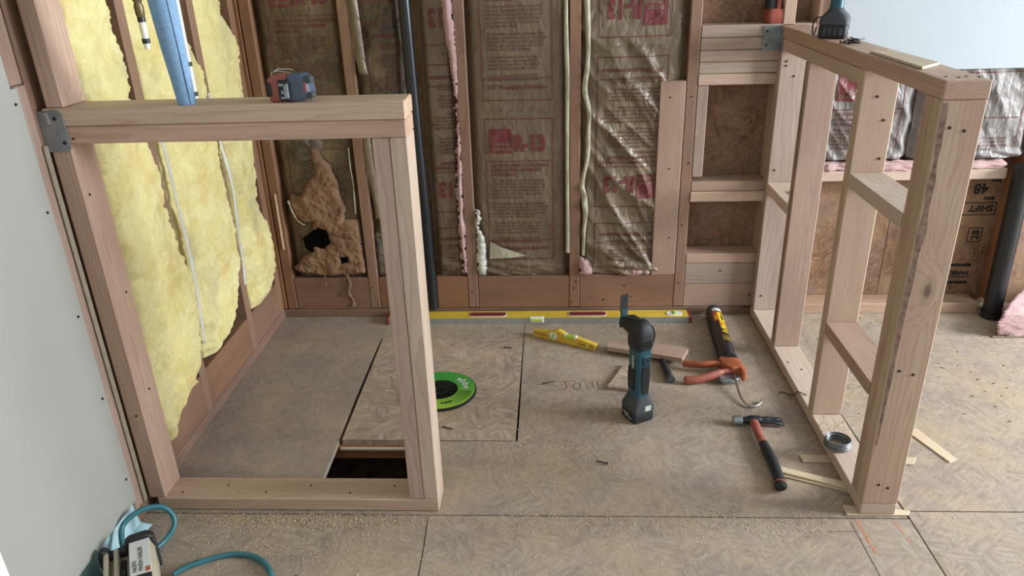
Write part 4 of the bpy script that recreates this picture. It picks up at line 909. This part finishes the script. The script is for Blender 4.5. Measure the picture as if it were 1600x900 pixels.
def wtxt(body, size, t0, a0, mat, r=R0 + .0013, bold=0.0006):
    v, f = text2d(body, size, 'LEFT', 2, bold)
    MB().add([tuple(ca + ax * (t0 - q * 0.0 + p) + (rt * math.sin(math.radians(a0) - q / r) + up * math.cos(math.radians(a0) - q / r)) * r) for p, q in v], f).build('tube_lettering', mat, cg)
wtxt('PL', 0.034, 0.178, 42, M['tube_label_black']); wtxt('3X', 0.030, 0.225, 46, M['tube_label_red'])
wtxt('PREMIUM', 0.013, 0.270, 40, M['tube_label_black']); wtxt('max', 0.024, 0.270, -6, M['tube_label_yellow'])
for k in range(4): wtxt('mmmmmmm', 0.008, 0.105, 44 - 15 * k, M['tube_label_yellow'], bold=.0001)
wtxt('LOCTITE', 0.014, 0.352, 34, M['tube_label_black']) if False else None
# trigger frame and levers, lying flat to the left
pl = lambda *p: [Vector(q) for q in p]
MB().prism([(1.668, -0.432), (1.690, -0.418), (1.716, -0.420), (1.734, -0.440), (1.744, -0.500), (1.741, -0.532), (1.728, -0.534), (1.724, -0.500), (1.700, -0.505), (1.672, -0.470)], 0.012, 0.050, None, 0.004, 2).build('trigger_frame', M['orange'], cg, smooth=40)
MB().tube(spline([(1.690, -0.458, .034), (1.655, -0.452, .034), (1.610, -0.450, .030), (1.572, -0.436, .024), (1.548, -0.424, .020)], 6), [0.009] * 8 + [0.010] * 16 + [0.006], 12, flat=1.25).build('fixed_handle', M['orange'], cg, smooth=50)
MB().tube(spline([(1.708, -0.492, .030), (1.672, -0.500, .030), (1.632, -0.516, .026), (1.580, -0.530, .018), (1.536, -0.528, .014)], 6), [0.009] * 8 + [0.012] * 16 + [0.009], 12, flat=1.2).build('trigger_lever', M['orange_red'], cg, smooth=50)
MB().prism([(1.650, -0.527), (1.664, -0.508), (1.706, -0.498), (1.722, -0.512), (1.716, -0.532), (1.690, -0.543), (1.664, -0.545)], 0.009, 0.024, None, 0.003).build('drive_plate', M['galv'], cg, smooth=40)
MB().tube(spline([(1.708, -0.475, .031), (1.704, -0.53, .028), (1.702, -0.60, .016), (1.706, -0.648, .009), (1.722, -0.674, .007), (1.742, -0.672, .007), (1.760, -0.655, .008), (1.768, -0.640, .009)], 6), 0.0042, 10).build('push_rod', M['steel'], cg, smooth=50)

# hammer
hm = thing('claw_hammer', 'claw hammer with orange-red and black rubber handle lying on the floor', 'hammer', (1.71, -0.78, 0))
MB().tube([(1.647, -0.766, .016), (1.651, -0.766, .016), (1.672, -0.766, .016), (1.674, -0.766, .016)], [.0135, .0150, .0150, .0125], 20).build('striking_face', M['galv'], hm, smooth=40)
MB().tube([(1.672, -0.766, .016), (1.684, -0.765, .016), (1.694, -0.765, .016), (1.700, -0.765, .016), (1.724, -0.765, .016), (1.732, -0.765, .016)], [.0105, .0100, .0125, .0145, .0145, .0115], 16).build('hammer_head', M['dark_steel'], hm, smooth=40)
for s_ in (-1, 1):
    MB().tube(spline([(1.726, -0.766 + .005 * s_, .016), (1.752, -0.766 + .008 * s_, .016), (1.778, -0.767 + .0105 * s_, .013), (1.801, -0.768 + .0115 * s_, .008)], 5), [.0085] * 6 + [.0075] * 6 + [.006] * 3 + [.004], 10, flat=0.8).build('claw', M['dark_steel'], hm, smooth=40)
MB().tube([(1.708, -0.776, .0155), (1.709, -0.80, .0155), (1.706, -0.845, .0155), (1.7085, -0.888, .0155)], [.0135, .0135, .0125, .0135], 16, flat=0.85).build('handle_sleeve', M['orange_red'], hm, smooth=40)
MB().tube([(1.7085, -0.886, .0165), (1.711, -0.93, .0165), (1.713, -0.97, .0165), (1.711, -1.03, .0165), (1.707, -1.068, .0165)], [.0135, .0155, .0155, .0150, .0165], 16, flat=0.9).build('handle_grip', M['rubber'], hm, smooth=40)
MB().tube([(1.707, -1.067, .0168), (1.706, -1.073, .0168)], [.0168, .0172], 16, flat=0.9).build('butt_ring', M['orange_red'], hm, smooth=40)
MB().tube([(1.706, -1.073, .0168), (1.7055, -1.082, .0168), (1.705, -1.088, .0168)], [.0172, .0168, .010], 16, flat=0.9).build('butt_cap', M['rubber'], hm, smooth=40)

# coil of wire on the right bottom plate
cw = thing('wire_coil', 'small coil of grey wire on the bottom plate of the right half wall', 'wire', (1.902, -0.928, 0.038))
for k in range(13):
    z = 0.0385 + 0.0025 + (k % 7) * 0.0036; r = 0.0345 - 0.004 * (k // 7) + random.uniform(-.0012, .0012)
    ox, oy = random.uniform(-.0012, .0012), random.uniform(-.0012, .0012); tl_ = random.uniform(-.04, .04)
    MB().tube([(1.902 + ox + r * math.cos(a), -0.928 + oy + r * math.sin(a), z + tl_ * r * math.sin(a + k)) for a in [2 * PI * i / 28 for i in range(28)]], 0.0019, 6, closed=True).build('wire_turn', M['wire'], cw, smooth=60)

# drain body with lime printed ring
dr = thing('floor_drain', 'round lime-green ringed drain fitting on the floor behind the half wall post', 'drain', (0.716, -0.578, 0), 0)
MB().lathe([(0.060, 0.0105), (0.118, 0.0105), (0.121, 0.009), (0.122, 0.002), (0.120, 0.0003), (0.10, 0.0003)], 56).build('flange_rim', M['black_grille'], dr, smooth=40, **A)
MB().lathe([(0.060, 0.0108), (0.060, 0.0114), (0.117, 0.0114), (0.1175, 0.0108)], 56).build('printed_ring', M['green'], dr, smooth=40, **A)
MB().lathe([(0.061, 0.0110), (0.058, 0.0105), (0.048, 0.004), (0.030, 0.002), (0.012, 0.0035), (0.0, 0.0035)], 40).build('drain_cup', M['black_grille'], dr, smooth=40, **A)
for k in range(14):
    a = 2 * PI * k / 14; MB().tube([(0.020 * math.cos(a), 0.020 * math.sin(a), .0055), (0.052 * math.cos(a), 0.052 * math.sin(a), .0085)], 0.0022, 6).build('grille_rib', M['black_grille'], dr, **A)
MB().lathe([(0.016, .006), (0.020, .008), (0.024, .006)], 28).build('grille_hub', M['black_grille'], dr, smooth=40, **A)
v, f = text2d('ebbe', 0.036, 'CENTER', 2, 0.0004)
def ringtext(v, r, a0): return [((r + q) * math.sin(a0 + p / r), (r + q) * math.cos(a0 + p / r), 0.0119) for p, q in v]
MB().add(ringtext(v, 0.078, math.radians(62)), f).build('ring_lettering', M['label_white'], dr, **A)
v, f = text2d('ebbe', 0.019, 'CENTER', 2, 0.0006)
MB().add(ringtext(v, 0.082, math.radians(158)), f).build('ring_lettering', M['rubber'], dr, **A)
dm = MB()
for i in range(8):
    for j in range(9):
        r = 0.066 + 0.0058 * i; a = math.radians(90 + 8 + j * 5.4); w_ = 0.0034 * (0.30 + 0.70 * (i + 9 - j) / 16)
        cx, cy = r * math.sin(a), r * math.cos(a); dm.add([(cx - w_, cy, .0118), (cx, cy - w_, .0118), (cx + w_, cy, .0118), (cx, cy + w_, .0118)], [(0, 1, 2, 3)])
dm.build('dot_pattern', M['black_grille'], dr, kind='stuff', **A)

# tape measure on the left half wall
tm = thing('tape_measure', 'orange-red and grey tape measure on top of the left half wall', 'tape measure', (0.549, -1.137, ZT), math.radians(-6))
def xz(poly, y0, y1, bev=.003): return MB().prism(poly, y0, y1, Matrix(((1, 0, 0, 0), (0, 0, -1, 0), (0, 1, 0, 0), (0, 0, 0, 1))), bev, 2)
xz([(-.043, .003), (-.038, .0005), (-.002, .0005), (.000, .055), (-.010, .058), (-.034, .055), (-.044, .046)], -.020, .022, .003).build('front_shell', M['orange_red'], tm, smooth=40, **A)
xz([(.000, .0005), (.034, .004), (.046, .016), (.043, .048), (.030, .057), (.000, .057)], -.021, .021, .004).build('rear_shell', M['blue_grey'], tm, smooth=40, **A)
MB().box((-.0455, .0215 - .045, .012), (-.034, -.0195, .042), .003).build('grip_pad', M['rubber'], tm, **A)
MB().box((-.020, -.0255, .003), (.006, -.0185, .047), .003).build('tape_mouth', M['rubber'], tm, **A)
hk = MB().box((-.017, -.0285, .034), (.000, -.0245, .040), .001).box((-.006, -.0285, .008), (.004, -.0245, .040), .001).box((-.014, -.0285, .008), (.004, -.0245, .013), .001).box((-.012, -.0285, .018), (-.006, -.0245, .026), .001)
hk.build('end_hook', M['galv'], tm, **A)
MB().box((.036, -.0225, .022), (.042, -.0195, .042), .001).build('orange_accent', M['orange_red'], tm, **A)
MB().cyl((.044, -.0, .046), (.044, -.021, .046), .008, seg=14).build('corner_bumper', M['rubber_grey'], tm, smooth=40, **A)
MB().cyl((.046, -.0, .014), (.046, -.021, .014), .007, seg=14).build('corner_bumper', M['rubber_grey'], tm, smooth=40, **A)
MB().tube([(-.036, -.010, .054), (-.036, -.010, .060), (-.020, -.010, .063), (.006, -.010, .060), (.012, -.006, .064), (-.004, .010, .064), (-.030, .012, .064), (-.036, .004, .060)], 0.0011, 6).build('belt_clip', M['steel'], tm, smooth=40, **A)

# cordless drill on the right half wall
dl = thing('cordless_drill', 'dark teal cordless drill standing on its battery on the right half wall', 'power tool', (1.922, -0.388, 1.094), math.radians(-22))
MB().loft([rr(.036, .054, .010, 0.0005), rr(.039, .056, .012, 0.005), rr(.039, .056, .012, 0.034), rr(.037, .055, .012, 0.038)]).build('battery_pack', M['rubber'], dl, smooth=40, **A)
MB().loft([rr(.040, .057, .012, 0.039), rr(.040, .057, .013, 0.050), rr(.034, .050, .016, 0.062), rr(.022, .036, .016, 0.074), rr(.019, .028, .014, 0.082)]).build('tool_foot', M['rubber_grey'], dl, smooth=40, **A)
MB().loft([rr(.018, .027, .014, 0.080), rr(.0175, .026, .014, 0.13), rr(.019, .027, .014, 0.18), rr(.020, .03, .014, 0.20)]).build('pistol_grip', M['teal'], dl, smooth=40, **A)
MB().tube([(0, -0.08, .222), (0, -0.06, .222), (0, 0.05, .222), (0, 0.075, .222)], [.024, .032, .032, .026], 20).build('motor_housing', M['teal'], dl, smooth=40, **A)
MB().tube([(0, 0.072, .222), (0, 0.10, .222), (0, 0.13, .222)], [.023, .022, .014], 18).build('chuck', M['rubber'], dl, smooth=40, **A)
MB().tube(spline([(-.036, -.028, .058), (-.050, -.032, .054), (-.056, -.034, .040), (-.055, -.034, .014), (-.050, -.034, .012), (-.046, -.034, .030)], 4), .002, 6).build('belt_hook', M['dark_steel'], dl, smooth=40, **A)
for k in range(4): MB().box((-.026 + .014 * k, -.0575, .010), (-.018 + .014 * k, -.0555, .030), .0005).build('battery_rib', M['rubber_grey'], dl, **A)
decal('battery_lettering', 'makita', 0.016, M['label_white'], dl, frame((0.0398, -.030, 0.014), (0, 1, 0), (0, 0, 1)), bold=.0002, **A)

# red and black driver on the ledge
rd = thing('cordless_driver', 'red and black cordless driver standing on the block ledge of the back wall', 'power tool', (1.872, 0.038, 1.098), math.radians(4))
MB().loft([rr(.036, .034, .009, 0.0005), rr(.039, .036, .010, 0.004), rr(.039, .036, .011, 0.036), rr(.034, .032, .012, 0.048)]).build('base_shell', M['red_plastic'], rd, smooth=40, **A)
MB().loft([rr(.040, .024, .010, 0.046), rr(.038, .024, .010, 0.10), rr(.034, .024, .010, 0.16)]).build('handle_body', M['rubber'], rd, smooth=40, **A)
MB().box((-.012, -.030, .044), (.004, -.020, .16), .003).build('red_spine', M['red_plastic'], rd, **A)
MB().tube([(-.01, -0.05, .185), (-.01, 0.02, .185), (-.01, 0.045, .185)], [.030, .031, .02], 18).build('motor_housing', M['red_plastic'], rd, smooth=40, **A)
decal('side_lettering', 'M18\nFUEL 2.0', 0.011, M['label_white'], rd, frame((0.008, -.0245, 0.066), (1, 0, 0), (0, 0, 1)), bold=.0002, **A)

# screws in a small pile next to the drill
def make_screw(name, r=0.0019, L=0.032):
    mb = MB(); mb.tube([(0, 0, 0), (.0035, 0, 0), (.004, 0, 0), (L * .5, 0, 0), (L * .9, 0, 0), (L, 0, 0)], [r * 2.1, r * 1.2, r, r, r * .9, .0003], 7)
    return mb.build(name, M['nail'], None, smooth=40)
s0 = None
for k in range(11):
    o = make_screw('drywall_screw') if k == 0 else s0.copy()
    if k == 0: s0 = o
    else: C.objects.link(o)
    o.location = (1.908 + random.uniform(-.022, .020), -0.560 + random.uniform(-.018, .018), 1.0942 + .004 + .0035 * (k // 4)); o.rotation_euler = (0, random.uniform(-.12, .12), random.uniform(0, 6.28))
    tag(o, 'black screw in the little pile beside the drill', 'screw', 'pile of black screws on the right half wall')

# pieces of wood lying about
def offcut(name, label, cat, poly, z0, z1, mat, rz=None, group=None, bev=0.001):
    cx = sum(p[0] for p in poly) / len(poly); cy = sum(p[1] for p in poly) / len(poly)
    d = max(((poly[(i + 1) % len(poly)][0] - poly[i][0], poly[(i + 1) % len(poly)][1] - poly[i][1]) for i in range(len(poly))), key=lambda q: math.hypot(*q))
    a = math.atan2(d[1], d[0]); c_, s_ = math.cos(-a), math.sin(-a)
    loc = [((x - cx) * c_ - (y - cy) * s_, (x - cx) * s_ + (y - cy) * c_) for x, y in poly]
    o = MB().prism(loc, 0, z1 - z0, None, bev).build(name, M[mat]); o.location = (cx, cy, z0); o.rotation_euler = (0, 0, a)
    return tag(o, label, cat, group)
offcut('wood_offcut', 'flat wood offcut lying behind the multi-tool on the floor', 'wood scrap', [(1.292, -0.325), (1.548, -0.413), (1.580, -0.345), (1.565, -0.325), (1.45, -0.296), (1.30, -0.272)], 0.0165, 0.034, 'fir_grey')
offcut('plywood_offcut', 'small strand board scrap with slanted edges left of the multi-tool', 'wood scrap', [(1.276, -0.560), (1.355, -0.580), (1.392, -0.47), (1.348, -0.405)], 0.0005, 0.012, 'osb_patch')
offcut('wood_offcut', 'pale shingle scrap lying on top of the right half wall', 'wood scrap', [(1.890, -0.755), (1.894, -1.035), (1.956, -0.978), (1.948, -0.745)], 1.0945, 1.101, 'pine_pale')
offcut('wood_shim', 'pale shim passing under the right bottom plate below the wire coil', 'shim', [(1.801, -0.922), (1.803, -0.955), (2.106, -0.966), (2.126, -0.934)], 0.0004, 0.005, 'pine_pale', group=None)
offcut('wood_shim', 'wide pale shim slanting from the hammer grip to the right bottom plate', 'shim', [(1.726, -0.981), (1.730, -1.010), (1.90, -1.084), (1.91, -1.060)], 0.0045, 0.0095, 'pine_pale')
offcut('wood_shim', 'thin pale shim lowest of the two slanting towards the right bottom plate', 'shim', [(1.722, -1.000), (1.728, -1.020), (1.895, -1.090), (1.90, -1.074)], 0.0004, 0.0042, 'pine_pale')
offcut('wood_shim', 'pale shim under the front end of the right half wall', 'shim', [(1.850, -1.138), (1.848, -1.176), (2.00, -1.176), (2.014, -1.160), (1.97, -1.150)], 0.0004, 0.005, 'pine_pale')
offcut('wood_shim', 'long pale shim on the open floor right of the right half wall', 'shim', [(2.150, -0.795), (2.208, -0.955), (2.236, -0.940), (2.190, -0.790)], 0.0004, 0.004, 'pine_pale')

# dark handled tool under the offcut
ch_ = thing('chisel', 'black gripped hand tool sticking out under the wood offcut', 'hand tool', (1.49, -0.45, 0))
MB().tube([(1.482, -0.385, .014), (1.484, -0.42, .014), (1.488, -0.47, .014), (1.492, -0.505, .0145)], [.0095, .012, .0125, .0135], 14, flat=.9).build('handle_grip', M['rubber'], ch_, smooth=40)
MB().tube([(1.492, -0.505, .0148), (1.494, -0.525, .0150)], [.0148, .0140], 14, flat=.9).build('butt_cap', M['rubber_grey'], ch_, smooth=40)
MB().box((1.472, -0.385, .009), (1.488, -0.300, .0155), .001).build('tool_shank', M['dark_steel'], ch_)

wr_ = MB().tube(spline([(1.832, -0.594, .003), (1.846, -0.584, .004), (1.862, -0.606, .006), (1.870, -0.634, .022), (1.873, -0.642, .0405), (1.884, -0.652, .0425), (1.897, -0.664, .0405)], 6), 0.0016, 7).build('wire_scrap', M['nail'], None, smooth=50)
tag(wr_, 'bent dark wire scrap hooked over the edge of the right bottom plate', 'wire')
# nails on the floor
def floor_nail(label, x, y, a, L=0.045, r=0.0018):
    o = MB().tube([(0, 0, 0), (.002, 0, 0), (.0022, 0, 0), (L * .93, 0, 0), (L, 0, 0)], [r * 2.2, r * 2.2, r, r, .0003], 8).build('loose_nail', M['nail'], None, smooth=40)
    o.location = (x, y, r * 2.2 + .0004); o.rotation_euler = (0, 0.05, a); return tag(o, label, 'nail')
floor_nail('bent dark nail lying alone on the open floor before the multi-tool', 1.250, -0.968, math.radians(152), 0.036)
floor_nail('dark nail lying beside the pencilled word', 1.062, -0.530, math.radians(24), 0.044)
floor_nail('dark nail lying on the patch behind the green drain ring', 0.915, -0.272, math.radians(-8), 0.03)
floor_nail('dark nail lying on the patch in front of the green drain ring', 0.752, -0.785, math.radians(-20), 0.035)

# pneumatic nailer with its hose, lower left
ng = thing('nail_gun', 'beige and black pneumatic nailer lying by the left drywall', 'power tool', (0.078, -1.400, 0), math.radians(29))
MB().box((-.055, -.19, .012), (.058, -.006, .070), .008, seg=2).build('magazine_body', M['beige'], ng, smooth=40, **A)
MB().prism([(.000, .070), (.006, .100), (.050, .104), (.060, .070)], 0.004, .19, Matrix(((1, 0, 0, 0), (0, 0, -1, 0), (0, 1, 0, 0), (0, 0, 0, 1))), .003).build('label_housing', M['beige'], ng, **A)
for x in (-.050, -.028): MB().box((x, -.19, .068), (x + .011, -.004, .094), .003).build('guide_rail', M['beige'], ng, **A)
MB().box((-.016, -.19, .064), (-.004, -.03, .074), .002).build('feed_channel', M['rubber'], ng, **A)
MB().loft([rr(.005, .006, .004, .06, -.012, -.085), rr(.006, .010, .004, .082, -.012, -.085)]).build('feed_pusher', M['rubber'], ng, **A)
MB().prism([(-.060, .010), (-.062, .088), (-.052, .102), (-.040, .098), (-.036, .084), (-.006, .088), (.000, .106), (.010, .113), (.048, .114), (.062, .104), (.064, .010)], -.006, .016, Matrix(((1, 0, 0, 0), (0, 0, -1, 0), (0, 1, 0, 0), (0, 0, 0, 1))), .003).build('end_cap', M['rubber'], ng, smooth=30, **A)
MB().box((.008, -.135, .1035), (.052, -.018, .1062), .0004).build('rating_label', M['label_white'], ng, **A)
fl = frame((.012, -.030, .1063), (0, -1, 0), (1, 0, 0))
decal('label_lettering', 'N62FN\nFINISH NAILER', 0.013, M['rubber'], ng, frame((.012, -.128, .1063), (0, 1, 0), (-1, 0, 0)) @ Matrix.Translation((0, -.010, 0)), bold=.0002, **A)
MB().box((.008, -.175, .1035), (.052, -.140, .1062), .0004).build('warning_label', M['rubber'], ng, **A)
MB().box((.040, -.134, .1060), (.050, -.118, .1066), .0002).build('label_accent', M['orange'], ng, **A)
hs = thing('air_hose', 'teal air hose looping up behind the nail gun and across the floor', 'hose', (0.1, -1.3, 0))
MB().tube(spline([(0.052, -1.376, .040), (0.036, -1.355, .062), (0.030, -1.325, .085), (0.058, -1.288, .098), (0.096, -1.262, .088), (0.121, -1.262, .060), (0.126, -1.280, .036), (0.112, -1.312, .020), (0.098, -1.345, .020), (0.092, -1.362, .022)], 8), 0.0068, 12).build('hose_loop', M['hose'], hs, smooth=60)
MB().tube(spline([(0.178, -1.408, .007), (0.190, -1.394, .007), (0.211, -1.376, .007), (0.262, -1.350, .007), (0.309, -1.339, .007), (0.361, -1.350, .007), (0.400, -1.380, .007), (0.420, -1.420, .007), (0.41, -1.50, .007), (0.36, -1.60, .007)], 8), 0.0068, 12).build('hose_run', M['hose'], hs, smooth=60)
co = thing('hose_coupler', 'small brass hose coupler on the floor at the lower edge', 'fitting', (0.465, -1.425, 0))
MB().tube([(0.452, -1.428, .008), (0.466, -1.423, .008)], .0075, 6).build('hex_nut', M['brass'], co)
MB().tube(spline([(0.466, -1.423, .008), (0.480, -1.412, .009), (0.492, -1.425, .008), (0.490, -1.445, .006)], 4), .003, 8).build('wire_clip', M['rubber'], co, smooth=40)

# masking film below the near drywall
def film(name, label, pts, mat, seed):
    V = []; F = []; n = 22
    for i in range(n + 1):
        t_ = i / n; y = pts[0] + (pts[1] - pts[0]) * t_
        for k, (x, z) in enumerate(pts[2]):
            V.append((x + .004 * N3(y * 30, k, seed) * k, y, max(.0006, z + .006 * N3(y * 22, k, seed + 4) * (k > 0))))
    m_ = len(pts[2])
    for i in range(n):
        for k in range(m_ - 1): F.append((i * m_ + k, i * m_ + k + 1, (i + 1) * m_ + k + 1, (i + 1) * m_ + k))
    o = MB().add(V, F).build(name, mat, None, smooth=60); o.modifiers.new('thick', 'SOLIDIFY').thickness = .0008
    return tag(o, label, 'masking film')
film('masking_film', 'pale blue masking film along the foot of the drywall behind the nail gun', (-1.232, -1.42, [(0.002, .090), (0.004, .045), (0.010, .012), (0.040, .004)]), M['film'], 2)
film('masking_film', 'green-blue masking film along the foot of the drywall left of the nail gun', (-1.40, -2.3, [(0.003, .088), (0.005, .050), (0.008, .014), (0.014, .003)]), M['film_green'], 5)

# sawdust and chips scattered on the floor
sd_ = MB()
def flake(x, y, s_, z=0.0006):
    a = random.uniform(0, 6.28); l = s_ * random.uniform(.6, 1.6); w_ = s_ * random.uniform(.15, .5); c_, n_ = math.cos(a), math.sin(a)
    sd_.add([(x + p * c_ - q * n_, y + p * n_ + q * c_, z + random.uniform(0, .0014)) for p, q in ((-l, -w_), (l, -w_), (l, w_), (-l, w_))], [(0, 1, 2, 3)])
for _ in range(2600): flake(random.gauss(0.42, .20), random.gauss(-1.21, .02) if random.random() < .7 else random.gauss(-1.3, .05), .0022)
for _ in range(900): flake(random.uniform(0.95, 1.8), random.gauss(-1.20, .035), .0022)
for _ in range(700): flake(random.uniform(0.75, 2.9), random.uniform(-1.7, -.1), .0024)
for _ in range(900): flake(random.gauss(1.05, .12), random.gauss(-.92, .08), .0022)
for _ in range(160): flake(random.uniform(1.885, 1.965), random.gauss(-.84, .03), .0022, .0386)
sd_.build('sawdust', M['sawdust'], floor, label='sawdust and wood shavings scattered over the subfloor', kind='stuff')
db = MB()
for _ in range(70):
    x, y = random.uniform(2.0, 2.7), random.uniform(-.75, -.02); a = random.uniform(0, 6.28); s_ = random.uniform(.002, .005)
    db.prism([(x + s_ * math.cos(a + q), y + s_ * math.sin(a + q) * .7) for q in (0, 1.7, 3.3, 4.9)], .0003, .0022)
db.build('floor_debris', M['kraft'], floor, label='small dark crumbs on the subfloor right of the half wall', kind='stuff')
